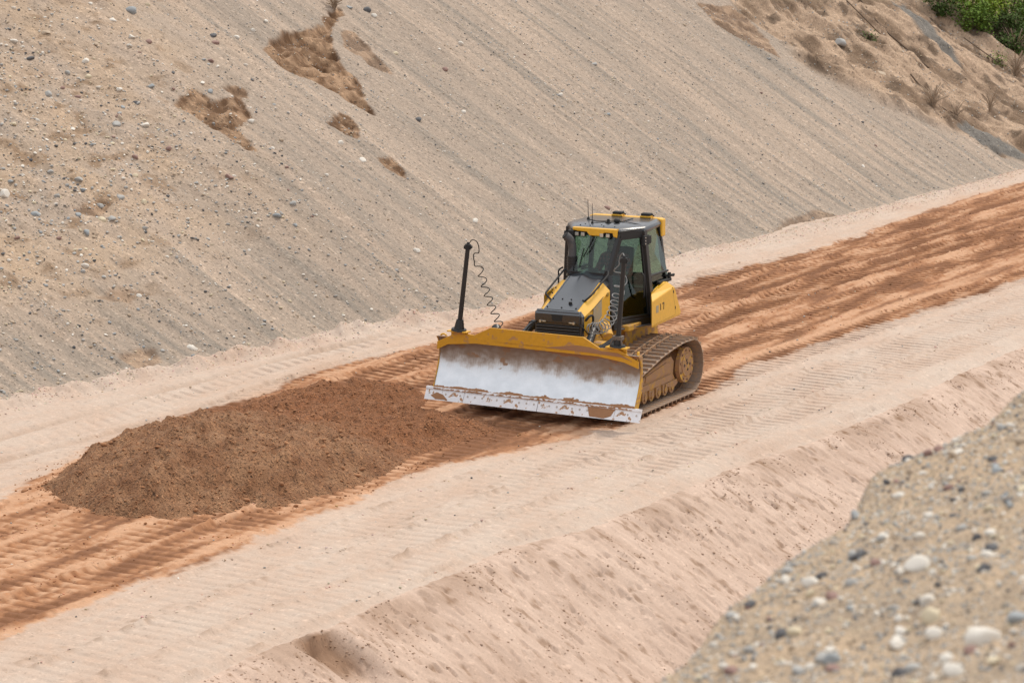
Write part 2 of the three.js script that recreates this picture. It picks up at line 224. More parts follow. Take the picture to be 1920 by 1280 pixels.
{
  const S = steps([-30, 22, 1], [22, 25, 0.2], [25, 51, 0.03], [51, 66, 0.04], [66, 80, 0.07], [80, 130, 1]), R = 210;
  land('haul_road', 'pale and red-brown sand road printed with crawler tracks', sheet(S.length, R, (i, j) => { const s = S[i], a = toeT(s) - 0.6, b = crestT(s), t = a + (b - a) * j / (R - 1), h = road(s, t); return [wx(s, t), h.y, wz(s, t), ...h.c, s / 5, t / 5]; }), M.sand);
  const E = steps([0, 6.6, 0.062], [6.6, 16, 0.6]), S2 = S;
  land('road_embankment', 'pale sandy slope falling away from the road edge', sheet(S2.length, E.length, (i, j) => { const s = S2[i], e = E[j], h = fallSlope(s, e), t = crestT(s) + e; return [wx(s, t), h.y, wz(s, t), ...h.c, s / 4.3, e / 4.3]; }), M.sand);
  const B = steps([-30, 35, 1], [35, 38, 0.2], [38, 48.6, 0.042], [48.6, 58.4, 0.03], [58.4, 96, 0.062], [96, 130, 1]), D = steps([-0.6, 0, 0.1], [0, 3.6, 0.068], [3.6, 9.1, 0.038], [9.1, 10.4, 0.065], [10.4, 30, 0.6]);
  land('gravel_bank', 'tall grey-beige bank of sand and gravel with run-off streaks', sheet(B.length, D.length, (i, j) => { const s = B[i], d = D[j], h = bank(s, d), t = toeT(s) - d; return [wx(s, t), h.y, wz(s, t), ...h.c, s / 5.5, d / 5.5]; }), M.bank);
  const G = steps([-300, 300, 30]);
  land('quarry_floor', 'sandy quarry ground far below and around', sheet(G.length, G.length, (i, j) => [G[i], -7.5, G[j], 0.45, 0.34, 0.26, G[i] / 5, G[j] / 5]), M.sand);
}
// ---------------------------------------------------------------- heap of damp sand in front of the blade
const heapRim = poly([[33.0, -27.0], [32.35, -26.1], [32.15, -25.1], [32.35, -24.25], [33.0, -23.6], [34.05, -23.1], [35.5, -22.98], [36.8, -23.2], [37.6, -23.45], [38.6, -23.3], [39.7, -23.2], [40.35, -23.5], [40.42, -25.15], [41.6, -25.6], [42.0, -26.2], [41.9, -27.0], [40.9, -27.7], [39.0, -27.95], [37.4, -28.0], [36.0, -27.9], [34.4, -27.6]]);
const heapCrown = line([[31, 1.0], [33.5, 1.14], [35.4, 1.06], [36.4, 0.74], [37.6, 0.32], [39.2, 0.24], [40.8, 0.36], [42.2, 0.3]]);
function heapY(s, t) {
  const q = inside(heapRim, s + 0.12 * nz(s * 1.5, t * 1.5), t + 0.12 * nz(s * 1.5 + 9, t * 1.5)); if (q <= -0.35) return -0.25;
  const crown = heapCrown(s), slope = 0.62;
  let h = q > 0 ? crown * (1 - Math.exp(-q * slope / crown * 1.12)) : q * 0.6;
  h += smooth(0, 0.5, q) * (0.15 * fbm(s * 0.9, t * 0.9, 3) + 0.08 * fbm(s * 3.2, t * 3.2, 4) + 0.14 * (ridge(s * 1.1 + t * 0.5, t * 2.2, 4) - 0.5)) + 0.026 * nz(s * 9, t * 9);
  return h;
}
{
  const S = steps([31.4, 42.5, 0.035]), T = steps([-28.7, -22.4, 0.035]);
  const g = sheet(S.length, T.length, (i, j) => {
    const s = S[i], t = T[j], h = heapY(s, t), p = fbm(s * 1.2, t * 1.6, 4), q = fbm(s * 4, t * 4, 3);
    let c = mix3([0.355, 0.165, 0.076], [0.545, 0.3, 0.16], clamp(0.4 + p * 0.8 + q * 0.6)); c = mix3(c, [0.4, 0.165, 0.068], 0.85 * smooth(36.4, 38.2, s + q) + 0.25 * smooth(0.15, 0.5, p));
    return [wx(s, t), h - 0.03, wz(s, t), ...c, s / 3.1, t / 3.1];
  });
  // keep only the faces that rise out of the road
  const pos = g.attributes.position, id = g.index.array, keep = []; for (let k = 0; k < id.length; k += 3) if (pos.getY(id[k]) > -0.2 || pos.getY(id[k + 1]) > -0.2 || pos.getY(id[k + 2]) > -0.2) keep.push(id[k], id[k + 1], id[k + 2]);
  g.setIndex(keep); tag(top(lit(new THREE.Mesh(g, M.damp)), 'sand_heap'), 'broad mound of damp brown sand lying on the road ahead of the bulldozer blade', 'sand heap');
}
// ---------------------------------------------------------------- gravelly edge close to the camera
const lip = line([[-8, 5.4], [0.51, -9.57], [0.68, -10.01], [0.78, -10.33], [1.03, -10.82], [1.11, -11.02], [1.28, -11.1], [1.39, -11.53], [1.49, -11.97], [1.65, -12.21], [2.01, -12.3], [2.2, -12.62], [9, -24.6]]);
function edgeY(x, z) {
  const n = (lip(x) - z) * 0.5 + 0.05 * nz(x * 3, z * 2), base = 0.3565 * x + 0.0828 * z + 7.3167;
  const fall = n > 0 ? 1.25 * (Math.sqrt(n * n + 0.004) - 0.063) : 0;
  return base - fall + 0.05 * fbm(x * 1.3, z * 1.3, 3) + 0.014 * fbm(x * 7, z * 7, 3) + 0.004 * nz(x * 40, z * 40);
}
{
  const X = steps([-9, 0, 0.4], [0, 2.7, 0.02], [2.7, 9, 0.4]), Z = steps([-32, -14, 0.5], [-14, -7.6, 0.026], [-7.6, 6, 0.5]);
  land('gravel_edge', 'blurred pebbly gravel shoulder close to the camera', sheet(X.length, Z.length, (i, j) => {
    const x = X[i], z = Z[j], p = fbm(x * 2, z * 2, 4), q = fbm(x * 8, z * 8, 3), c = mix3(mix3([0.7, 0.52, 0.35], [0.58, 0.45, 0.32], clamp(0.5 + p)), [0.46, 0.36, 0.265], clamp(0.2 + q));
    return [x, edgeY(x, z), z, ...c, x / 1.9, z / 1.9];
  }), M.bank);
}
// ---------------------------------------------------------------- stones
const stoneShapes = [];
for (let k = 0; k < 7; k++) {
  const g = mergeVertices(new THREE.IcosahedronGeometry(1, 3).deleteAttribute('normal').deleteAttribute('uv')), p = g.attributes.position, r = rng(900 + k), ax = 0.8 + r() * 0.3, ay = 0.5 + r() * 0.25, az = 0.65 + r() * 0.25;
  for (let i = 0; i < p.count; i++) { const x = p.getX(i), y = p.getY(i), z = p.getZ(i), m = 1 + 0.22 * nz(x * 1.1 + k * 7, y * 1.1 + z * 0.9) + 0.16 * nz(z * 1.5 + k * 3, x * 1.2 - y) + 0.05 * nz(x * 4 + k, z * 4 + y * 3); p.setXYZ(i, x * m * ax, y * m * ay * (y < 0 ? 1 : 0.9), z * m * az); }
  const cuts = Array.from({ length: 6 }, () => [new THREE.Vector3(r() * 2 - 1, r() * 2 - 1, r() * 2 - 1).normalize(), 0.5 + 0.3 * r()]), v = new THREE.Vector3(); for (let i = 0; i < p.count; i++) { v.fromBufferAttribute(p, i); for (const [n, o] of cuts) { const e = v.dot(n) - o * 0.8; if (e > 0) v.addScaledVector(n, -e * 0.8); } p.setXYZ(i, v.x * 1.1, v.y * 1.1, v.z * 1.1); }
  g.computeVertexNormals(); stoneShapes.push(g);
}
const smallShapes = []; for (let k = 0; k < 7; k++) { const g = mergeVertices(new THREE.IcosahedronGeometry(1, 2).deleteAttribute('normal').deleteAttribute('uv')), p = g.attributes.position, r = rng(700 + k), a = [0.85 + r() * 0.3, 0.5 + r() * 0.25, 0.6 + r() * 0.3], cuts = Array.from({ length: 7 }, () => [new THREE.Vector3(r() * 2 - 1, r() * 2 - 1, r() * 2 - 1).normalize(), 0.45 + 0.3 * r()]), v = new THREE.Vector3(); for (let i = 0; i < p.count; i++) { v.fromBufferAttribute(p, i); for (const [n, o] of cuts) { const e = v.dot(n) - o; if (e > 0) v.addScaledVector(n, -e * 0.75); } const m = 1.2 + 0.25 * nz(v.x * 1.4 + k * 9, v.y + v.z * 1.3); p.setXYZ(i, v.x * m * a[0], v.y * m * a[1], v.z * m * a[2]); } g.computeVertexNormals(); smallShapes.push(g); }
const pebbleShapes = stoneShapes.map((_, k) => { const g = mergeVertices(new THREE.IcosahedronGeometry(1, 1).deleteAttribute('normal').deleteAttribute('uv')), p = g.attributes.position; for (let i = 0; i < p.count; i++) { const x = p.getX(i), y = p.getY(i), z = p.getZ(i), m = 1 + 0.4 * nz(x * 1.3 + k * 7, y * 1.3 + z + k); p.setXYZ(i, x * m, y * m * 0.62, z * m * 0.8); } g.computeVertexNormals(); return g; });
const stoneTile = gritTile(256, 31, [[1500, 3, 0.1], [120, 12, 0.1]], 0.9, 0.06), stoneMap = dataTex(256, (i, j) => { const v = stoneTile[j * 256 + i] * 255; return [v, v, v]; });
const stoneCols = { w: [0.66, 0.62, 0.555], g: [0.36, 0.355, 0.34], b: [0.3, 0.32, 0.33], k: [0.1, 0.1, 0.105], y: [0.57, 0.49, 0.35], r: [0.27, 0.17, 0.145], t: [0.43, 0.34, 0.25] };
const stoneMat = Object.fromEntries(Object.entries(stoneCols).map(([k, c]) => [k, new THREE.MeshStandardMaterial({ color: new THREE.Color().setRGB(...c), roughness: 0.85 })]));
const stoneWord = { w: 'pale', g: 'grey', b: 'blue-grey', k: 'dark', y: 'cream', r: 'reddish', t: 'tan' };
const rs = rng(4242);
function stone(p, r, k, name, label, category, group, tilt = 0.5) {
  const o = lit(new THREE.Mesh((name.startsWith('small') ? smallShapes : stoneShapes)[Math.floor(rs() * stoneShapes.length)], stoneMat[k]));
  o.position.set(...p); o.rotation.set((rs() - 0.5) * tilt, rs() * 6.3, (rs() - 0.5) * tilt); o.scale.setScalar(r); tag(o, label, category, group); return top(o, name);
}
const onBank = (s, d, lift = 0) => { const t = toeT(s) - d; return [wx(s, t), bankY(s, d) + lift, wz(s, t)]; };
const known = [
  [42.86, 4.84, 0.17, 'w', 'large pale boulder half buried at the far left edge of the gravel bank'],
  [46.59, 7.12, 0.13, 'g', 'round grey boulder on the upper left of the gravel bank'],
  [47.24, 6.13, 0.13, 'g', 'grey cobble touching a brown cobble on the left of the bank'],
  [47.45, 6.27, 0.12, 't', 'brown cobble resting just above a grey cobble on the left of the bank'],
  [47.89, 7.5, 0.1, 'y', 'cream oblong stone high on the left part of the gravel bank'],
  [45.62, 6.58, 0.09, 'w', 'pale stone below the round grey boulder on the bank'],
  [44.87, 4.94, 0.12, 'g', 'light grey rounded cobble in the middle of the left bank'],
  [45.69, 4.09, 0.1, 'y', 'cream pebble below the two touching cobbles on the left bank'],
  [45.3, 4.32, 0.11, 'g', 'grey cobble just left of a cream pebble on the bank'],
  [44.29, 3.92, 0.13, 'y', 'large cream angular stone low on the left bank'],
  [43.01, 4.24, 0.13, 'b', 'smooth blue-grey cobble near the left edge of the bank'],
  [59.05, 8.74, 0.16, 'k', 'large dark grey cobble at the top edge right of the big brown scar'],
  [51.0, 9.45, 0.17, 'b', 'blue-grey boulder at the top edge of the picture above the left bank'],
  [52.7, 8.5, 0.13, 'k', 'dark oval cobble left of the big brown scar'],
  [50.34, 8.43, 0.11, 'r', 'reddish cobble high on the bank left of the brown scars'],
  [58.0, 7.33, 0.1, 'y', 'cream pebble to the right of the big brown scar'],
  [55.88, 5.36, 0.11, 'k', 'dark green-black flat stone in the middle of the gravel bank'],
  [58.99, 6.6, 0.11, 'r', 'dark red cobble on the bank right of the brown scars'],
  [57.64, 5.28, 0.09, 'w', 'pale stone in the middle of the bank beside a short line of pebbles'],
  [42.74, 0.54, 0.13, 'w', 'white stone lying near the foot of the bank on the left'],
  [53.16, 2.25, 0.11, 'w', 'pale stone on the bank just right of the tall black mast top'],
  [50.3, 6.86, 0.1, 'b', 'pale blue-grey stone on the upper rim of the middle brown scar'],
  [77.4, 5.6, 0.22, 'g', 'grey boulder jutting from the rough sandy bank at upper right'],
  [77.2, 4.3, 0.28, 't', 'tan boulder half buried in the rough sandy bank at upper right'],
];
for (const [s, d, r, k, label] of known) stone(onBank(s, d, -r * 0.05), r * 0.85, k, r > 0.2 ? 'boulder' : 'bank_stone', label, r > 0.15 ? 'boulder' : 'stone');
{
  const kinds = ['w', 'w', 'g', 'g', 'k', 't', 'b', 'y', 'w', 'r']; let n = 0;
  while (n < 290) {
    const a = rs(); let s, d; if (a < 0.72) { s = 40.5 + rs() * 12; d = 1.2 + rs() * 8.6; if (rs() > 0.25 + 0.75 * smooth(1, 5, d - (s - 42) * 0.25)) continue; } else { s = 50 + rs() * 24; d = 0.4 + rs() * 8.6; if (rs() > 0.3 + 0.7 * smooth(3.5, 8, d)) continue; }
    const r = 0.034 + 0.055 * rs() ** 2.2, k = kinds[Math.floor(rs() * kinds.length)], left = s < 50;
    stone(onBank(s, d, r * 0.05), r, k, 'small_stone', ...((hz, vt, sz) => [`${sz} ${stoneWord[k]} stone ${vt} on the ${hz} of the gravel bank`, 'stone', `${sz} ${stoneWord[k]} stones ${vt} on the ${hz} of the bank`])(s < 45 ? 'far left' : s < 50 ? 'left part' : s < 58 ? 'middle' : 'right part', d > 7 ? 'high up' : d > 4.5 ? 'above mid height' : d > 2.4 ? 'below mid height' : 'near the foot', r > 0.055 ? 'fist-sized' : 'small')); n++;
  }
}
const near = [[1.42, -8.72, 0.066, 'w', 'largest white pebble in the blurred foreground at lower right'], [1.39, -9.89, 0.052, 'w', 'broad white pebble in the middle of the blurred foreground'], [1.34, -9.21, 0.041, 'y', 'cream pebble up and left of the largest white pebble'], [1.56, -9.57, 0.03, 'k', 'black oval pebble near the right edge of the foreground gravel'], [1.55, -10.82, 0.028, 'w', 'white pebble alone in the upper foreground gravel'], [1.06, -10.25, 0.034, 'w', 'white oblong pebble on the left part of the foreground gravel'], [1.05, -9.9, 0.03, 'w', 'white pebble below the oblong one on the left foreground'], [1.32, -9.02, 0.034, 'w', 'flat white pebble just under the cream pebble'], [1.16, -8.6, 0.036, 'k', 'dark grey stone at the bottom edge of the foreground'], [1.28, -8.36, 0.035, 'w', 'pale pebble at the bottom edge left of the largest white pebble'], [0.77, -10.2, 0.03, 'g', 'grey pebble on the left rim of the foreground gravel'], [0.69, -9.91, 0.018, 'w', 'small white pebble on the extreme left rim of the foreground'], [0.84, -10.26, 0.023, 'r', 'purplish pebble beside the grey one on the left rim'], [1.52, -11.44, 0.025, 'w', 'pale pebble near the top of the foreground gravel'], [2.03, -12.11, 0.031, 'g', 'grey pebble at the top right corner of the foreground gravel'], [0.95, -9.17, 0.022, 'w', 'white pebble low on the left foreground'], [1.01, -9.14, 0.034, 'b', 'blue-grey flat pebble low on the left foreground'], [1.33, -9.45, 0.023, 'k', 'dark pebble just above the cream pebble'], [1.68, -10.21, 0.025, 'w', 'white pebble near the right edge beside a black one'], [1.63, -10.19, 0.023, 'k', 'black pebble near the right edge beside a white one'], [1.18, -10.06, 0.026, 'g', 'grey pebble left of the broad white pebble'], [1.21, -9.08, 0.034, 'w', 'long white pebble lying left of the flat white one'], [1.64, -12.06, 0.027, 'k', 'dark pebble on the upper rim of the foreground gravel'], [1.69, -11.24, 0.023, 'r', 'reddish pebble in the upper right foreground']];
const onEdge = (x, z, r) => [x, edgeY(x, z) + r, z];
for (const [x, z, r, k, label] of near) stone(onEdge(x, z, r * 0.22), r, k, 'pebble', label, 'pebble', undefined, 0.3);
{
  const kinds = ['w', 'w', 'w', 'g', 'g', 'k', 'y', 't', 'b', 'r'];
  for (let n = 0; n < 262;) { const x = 0.55 + rs() * 1.75, z = -12.7 + rs() * 4.6; if (z < lip(x) - 0.05 || x / -z > 0.185) continue; const r = 0.009 + 0.02 * rs() ** 2, k = kinds[Math.floor(rs() * kinds.length)]; stone(onEdge(x, z, r * 0.2), r, k, 'small_pebble', ...((vt, hz, sz) => [`${sz} ${stoneWord[k]} pebble in the ${vt} of the foreground gravel, ${hz}`, 'pebble', `${sz} ${stoneWord[k]} pebbles in the ${vt} foreground gravel, ${hz}`])(z < -11.6 ? 'top corner' : z < -10.6 ? 'upper part' : z < -9.6 ? 'middle' : z < -8.9 ? 'lower part' : 'bottom strip', x / -z < 0.1 ? 'by its left rim' : x / -z < 0.138 ? 'left of centre' : 'towards the right edge', r > 0.016 ? 'walnut-sized' : 'small'), 0.4); n++; }
}
const DM = new THREE.Matrix4(), DQ = new THREE.Quaternion(), DE = new THREE.Euler(), DP = new THREE.Vector3(), DS = new THREE.Vector3(), DC = new THREE.Color();
function scatter(name, label, category, count, seed, place, rough = 1, shape = 0) {      // place(r) -> [x, y, z, size, colour] or null
  const r = rng(seed), m = new THREE.InstancedMesh(pebbleShapes[shape], new THREE.MeshStandardMaterial({ color: 0xffffff, roughness: rough }), count); let n = 0, tries = 0;
  while (n < count && tries++ < count * 30) { const p = place(r); if (!p) continue; DE.set(r() * 0.8 - 0.4, r() * 6.28, r() * 0.8 - 0.4); DM.compose(DP.set(p[0], p[1], p[2]), DQ.setFromEuler(DE), DS.set(p[3] * (0.8 + 0.5 * r()), p[3] * (0.7 + 0.5 * r()), p[3] * (0.8 + 0.4 * r()))); m.setMatrixAt(n, DM); const v = 0.85 + 0.3 * r(); m.setColorAt(n, DC.setRGB(p[4][0] * v, p[4][1] * v, p[4][2] * v)); n++; }
  m.count = n; tag(m, label, category, undefined, 'stuff'); return top(lit(m), name);
}
const gk = ['w', 'w', 'g', 'g', 'g', 'k', 't', 't', 'b', 'y'], anyStone = r => stoneCols[gk[Math.floor(r() * gk.length)]];
scatter('bank_gravel', 'loose gravel and grit strewn all over the grey bank', 'gravel', 30000, 11, r => { const s = 37 + r() * 50, d = 0.1 + r() * 10; const b = nz(s * 1.5 + 0.35 * 1.5 * nz(s * 0.5, d * 0.26), d * 0.08 + 3); const dens = 0.22 + 0.55 * smooth(0, 0.35, b) + 0.6 * smooth(51, 44, s) * smooth(1.5, 5, d); if (r() > dens) return null; const q = (0.008 + 0.02 * r() ** 3.5) * (1 + 0.45 * smooth(52, 45, s)); const p = onBank(s, d, q * 0.25); return [...p, q, anyStone(r)]; }, 1, 1);
scatter('edge_gravel', 'fine grit between the pebbles of the foreground gravel', 'gravel', 9000, 12, r => { const x = 0.4 + r() * 2.1, z = -13 + r() * 5.2; if (z < lip(x) - 0.12 || x / -z > 0.19) return null; const q = 0.003 + 0.0065 * r() ** 2; return [...onEdge(x, z, q * 0.2), q, anyStone(r)]; }, 1, 2);
// crumbs of sand
scatter('sand_crumbs', 'crumbs and clods of sand along the wheel ruts and the foot of the bank', 'sand clods', 14000, 13, r => {
  const s = 25 + r() * 52; let t; const k = r(); if (k < 0.3) t = toeT(s) + 0.1 + 0.6 * r() ** 2; else if (k < 0.68) { t = redUp(s) + r() * (redLow(s) - redUp(s)); if (nz(s * 0.8, t * 2.4) + 0.4 * nz(s * 3, t * 5) < 0.02 || heapY(s, t) > -0.2) return null; } else { const L = lanes[Math.floor(r() * lanes.length)]; if (s < L.a || s > L.b) return null; t = L.c(s) + (r() < 0.5 ? -1 : 1) * L.w * (0.58 + 0.13 * (r() + r() - 1)); if (nz(s * 2.7 + L.a, t * 2) < 0.05) return null; }
  if (t < toeT(s) || t > crestT(s)) return null; const h = road(s, t), q = 0.007 + 0.015 * r() ** 3; return [wx(s, t), h.y + q * 0.2, wz(s, t), q, h.c.map(v => v * (0.8 + 0.25 * r()))];
}, 1, 3);
scatter('slope_crumbs', 'crumbs of sand sprinkled over the pale slope below the road edge', 'sand clods', 10000, 14, r => { const s = 25 + r() * 32, e = 0.02 + 5.5 * r() ** 1.2; if (nz(s * 1.1 + 3, e * 0.9) + 0.5 * nz(s * 4, e * 3) < -0.08 + 0.25 * r()) return null; const h = fallSlope(s, e), q = 0.006 + 0.015 * r() ** 3, t = crestT(s) + e; return [wx(s, t), h.y + q * 0.15, wz(s, t), q, mix3(h.c, [0.26, 0.17, 0.11], 0.75 * r())]; }, 1, 4);
scatter('heap_crumbs', 'damp crumbs of brown sand on and around the heap', 'sand clods', 5200, 15, r => { const s = 31.6 + r() * 9, t = -28.2 + r() * 5.6, y = heapY(s, t); if (y < 0.0) { if (y < -0.2 || r() < 0.6) return null; } const q = (0.008 + 0.014 * r() ** 3) * (r() < 0.05 ? 2.4 : 1); return [wx(s, t), Math.max(y - 0.03, road(s, t).y) + q * 0.3, wz(s, t), q, mix3([0.26, 0.12, 0.055], [0.4, 0.2, 0.1], r())]; }, 1, 5);
scatter('road_pebbles', 'few small pebbles lying on the pale sand of the road', 'pebbles', 260, 16, r => { const s = 26 + r() * 30, t = -30 + r() * 11; if (t < toeT(s) + 0.2 || t > crestT(s) || heapY(s, t) > -0.2) return null; const q = 0.01 + 0.012 * r(); return [wx(s, t), road(s, t).y + q * 0.4, wz(s, t), q, anyStone(r)]; }, 1, 6);
// ---------------------------------------------------------------- growth and dead wood at the upper right
const leafMat = ['#5f7a26', '#84992f', '#465c22'].map(c => new THREE.MeshStandardMaterial({ color: c, roughness: 0.9, side: THREE.DoubleSide })), twigMat = new THREE.MeshStandardMaterial({ color: new THREE.Color().setRGB(0.11, 0.075, 0.05), roughness: 1 }), paleTwig = new THREE.MeshStandardMaterial({ color: new THREE.Color().setRGB(0.33, 0.25, 0.18), roughness: 1 });
function leaves(n, r, rx, ry, rz, size) {
  const P = [], I = []; const clumps = Array.from({ length: Math.ceil(n / 45) }, () => { const a = r() * 6.28, b = Math.acos(2 * r() - 1), q = 0.35 + 0.65 * Math.cbrt(r()); return [rx * q * Math.sin(b) * Math.cos(a), ry * (0.75 + q * Math.cos(b)), rz * q * Math.sin(b) * Math.sin(a), 0.1 + 0.16 * r()]; });
  for (let k = 0; k < n; k++) {
    const c = clumps[Math.floor(r() * clumps.length)], g = () => (r() + r() + r() - 1.5) * 1.3, x = c[0] + g() * c[3], y = Math.max(-0.1, c[1] + g() * c[3]), z = c[2] + g() * c[3], a = r() * 6.28, b = (r() - 0.5) * 2, L = size * (0.6 + 0.8 * r()), w = L * 0.32;
    const u = [Math.cos(a) * Math.cos(b), Math.sin(b), Math.sin(a) * Math.cos(b)], v = [-Math.sin(a), 0.3 * (r() - 0.5), Math.cos(a)], o = P.length / 3;
    P.push(x, y, z, x + u[0] * L * 0.5 + v[0] * w, y + u[1] * L * 0.5 + v[1] * w, z + u[2] * L * 0.5 + v[2] * w, x + u[0] * L, y + u[1] * L, z + u[2] * L, x + u[0] * L * 0.5 - v[0] * w, y + u[1] * L * 0.5 - v[1] * w, z + u[2] * L * 0.5 - v[2] * w); I.push(o, o + 1, o + 2, o, o + 2, o + 3);
  }
  const G = new THREE.BufferGeometry(); G.setAttribute('position', new THREE.Float32BufferAttribute(P, 3)); G.setIndex(I); G.computeVertexNormals(); return G;
}
const V3 = a => new THREE.Vector3(...a);
const tubeG = (pts, r, n = 5, seg) => new THREE.TubeGeometry(new THREE.CatmullRomCurve3(pts.map(V3)), seg || pts.length * 6, r, n);
function shrub(s, d, rx, ry, n, seed, mat, label, name = 'shrub', size = 0.1) {
  const r = rng(seed), o = new THREE.Group(), p = onBank(s, d, -0.05); o.position.set(...p);
  const crown = lit(new THREE.Mesh(leaves(n, r, rx, ry, rx, size), mat)); crown.name = 'crown'; crown.position.y = ry * 0.1; o.add(crown);
  const st = []; for (let k = 0; k < 9; k++) { const a = r() * 6.28, q = rx * (0.4 + 0.5 * r()); st.push(tubeG([[0, -0.1, 0], [Math.cos(a) * q * 0.4, ry * 0.6, Math.sin(a) * q * 0.4], [Math.cos(a) * q, ry * (1 + 0.5 * r()), Math.sin(a) * q]], 0.012 + 0.01 * r())); }
  const stems = lit(new THREE.Mesh(mergeGeometries(st), twigMat)); stems.name = 'stems'; o.add(stems); tag(o, label, 'shrub', name === 'shrub' ? 'shrubs at the upper right' : undefined); return top(o, name);
}
shrub(87.3, 5.5, 0.95, 0.75, 3800, 51, leafMat[1], 'bright yellow-green shrub in the top right corner of the bank');
shrub(89.0, 5.1, 0.9, 0.8, 3200, 52, leafMat[0], 'mid green leafy shrub hard by the right edge of the picture');
shrub(86.2, 5.1, 0.7, 0.5, 1900, 53, leafMat[0], 'low green shrub on the lower left of the corner thicket');
shrub(87.6, 4.4, 0.75, 0.5, 1700, 54, leafMat[2], 'dark green shrub at the bottom of the corner thicket');
shrub(85.6, 5.9, 0.6, 0.5, 1300, 55, leafMat[2], 'sparse dark green shrub at the top left of the corner thicket');
shrub(90.6, 4.6, 0.7, 0.6, 1800, 56, leafMat[2], 'dark green shrub above the hanging roots at the right edge');
shrub(86.7, 4.0, 0.6, 0.4, 1100, 59, leafMat[2], 'low dark shrub on the slope under the corner thicket');
shrub(88.9, 3.7, 0.7, 0.45, 1300, 60, leafMat[2], 'dark shrub lowest down at the right edge');
shrub(79.0, 5.45, 0.18, 0.16, 260, 57, leafMat[2], 'single small green tuft on bare sand left of the thicket', 'green_tuft', 0.07);
shrub(84.8, 3.9, 0.35, 0.25, 260, 58, leafMat[0], 'thin green weeds below the corner thicket', 'weeds', 0.07);
function dryPlant(s, d, R, n, seed, label, name = 'dry_plant') { const r = rng(seed), g = []; for (let k = 0; k < n; k++) { const a = r() * 6.28, q = R * (0.3 + 0.7 * r()), h = R * (0.5 + 0.9 * r()); g.push(tubeG([[0, -0.08, 0], [Math.cos(a) * q * 0.35, h * 0.6, Math.sin(a) * q * 0.35], [Math.cos(a) * q, h, Math.sin(a) * q]], 0.006 + 0.006 * r(), 4)); } const o = lit(new THREE.Mesh(mergeGeometries(g), paleTwig)); o.position.set(...onBank(s, d)); tag(o, label, 'dry plant'); return top(o, name); }
dryPlant(77.0, 2.6, 0.5, 34, 61, 'dry brown twiggy plant at the border of gravel and rough sand');
dryPlant(80.2, 2.2, 0.42, 22, 62, 'bare twiggy plant on rough sand near the right edge');
dryPlant(78.0, 2.3, 0.35, 24, 63, 'flattened dry grass tuft beside the fallen branch');
dryPlant(84.9, 3.2, 0.6, 40, 64, 'dry brown roots hanging under the corner thicket');
dryPlant(86.6, 3.9, 0.7, 46, 65, 'tangle of bare brown stems beneath the green thicket');
dryPlant(57.85, 8.9, 0.28, 26, 66, 'small dry tuft at the top of the big brown scar');
function branch(pts, r, label, name = 'fallen_branch') { const o = lit(new THREE.Mesh(tubeG(pts.map(([s, d, h]) => onBank(s, d, h)), r, 6), twigMat)); tag(o, label, 'branch'); return top(o, name); }
branch([[78.2, 3.75, 0.06], [78.0, 3.2, 0.1], [77.9, 2.7, 0.07], [78.0, 2.15, 0.05]], 0.028, 'straight dark fallen branch lying above the twiggy plant');
branch([[81.6, 6.9, 0.05], [81.0, 5.9, 0.1], [80.5, 5.0, 0.06], [80.2, 4.1, 0.04]], 0.03, 'long dark root running down the rough sand left of the grey gravel strip', 'exposed_root');
branch([[80.4, 7.0, 0.03], [79.9, 6.2, 0.08], [80.0, 5.4, 0.04]], 0.018, 'thin bent root near the top edge of the rough sand', 'exposed_root');
branch([[85.0, 4.9, 0.2], [84.6, 4.3, 0.3], [84.4, 3.6, 0.1]], 0.02, 'pale bent twig standing left of the thicket');
branch([[90.6, 5.2, 0.6], [89.6, 4.6, 0.5], [88.6, 3.6, 0.2]], 0.024, 'long curved bare branch at the right edge below the thicket');
// ---------------------------------------------------------------- bulldozer; in its own frame x is its left, y up, z forward
const dozer = new THREE.Group(); dozer.position.set(1.1899, 0.0, -48.5693); dozer.rotation.y = -27 * Math.PI / 180;
tag(dozer, 'yellow and black crawler bulldozer with a wide steel blade standing on the red-brown road', 'bulldozer'); top(dozer, 'bulldozer');
function boxUV(g, k = 1) {                              // uv in metres from the dominant direction of each face
  g = g.index ? g.toNonIndexed() : g; const p = g.attributes.position, uv = new Float32Array(p.count * 2), a = new THREE.Vector3(), b = new THREE.Vector3(), c = new THREE.Vector3(), n = new THREE.Vector3();
  for (let i = 0; i < p.count; i += 3) { a.fromBufferAttribute(p, i); b.fromBufferAttribute(p, i + 1); c.fromBufferAttribute(p, i + 2); n.copy(b).sub(a).cross(c.clone().sub(a)); const x = Math.abs(n.x), y = Math.abs(n.y), z = Math.abs(n.z); [a, b, c].forEach((v, j) => { const q = (i + j) * 2; if (x >= y && x >= z) { uv[q] = v.z; uv[q + 1] = v.y; } else if (y >= z) { uv[q] = v.x; uv[q + 1] = v.z; } else { uv[q] = v.x; uv[q + 1] = v.y; } uv[q] *= k; uv[q + 1] *= k; }); }
  g.setAttribute('uv', new THREE.BufferAttribute(uv, 2)); return g;
}
const join = gs => { gs = gs.flat().map(g => { g = g.index ? g.toNonIndexed() : g; for (const k of Object.keys(g.attributes)) if (!['position', 'normal', 'uv'].includes(k)) g.deleteAttribute(k); if (!g.attributes.normal) g.computeVertexNormals(); if (!g.attributes.uv) boxUV(g); return g; }); return gs.length > 1 ? mergeGeometries(gs) : gs[0]; };
function part(name, gs, m, parent = dozer) { const o = lit(new THREE.Mesh(boxUV(join([gs])), m)); o.name = name; parent.add(o); return o; }
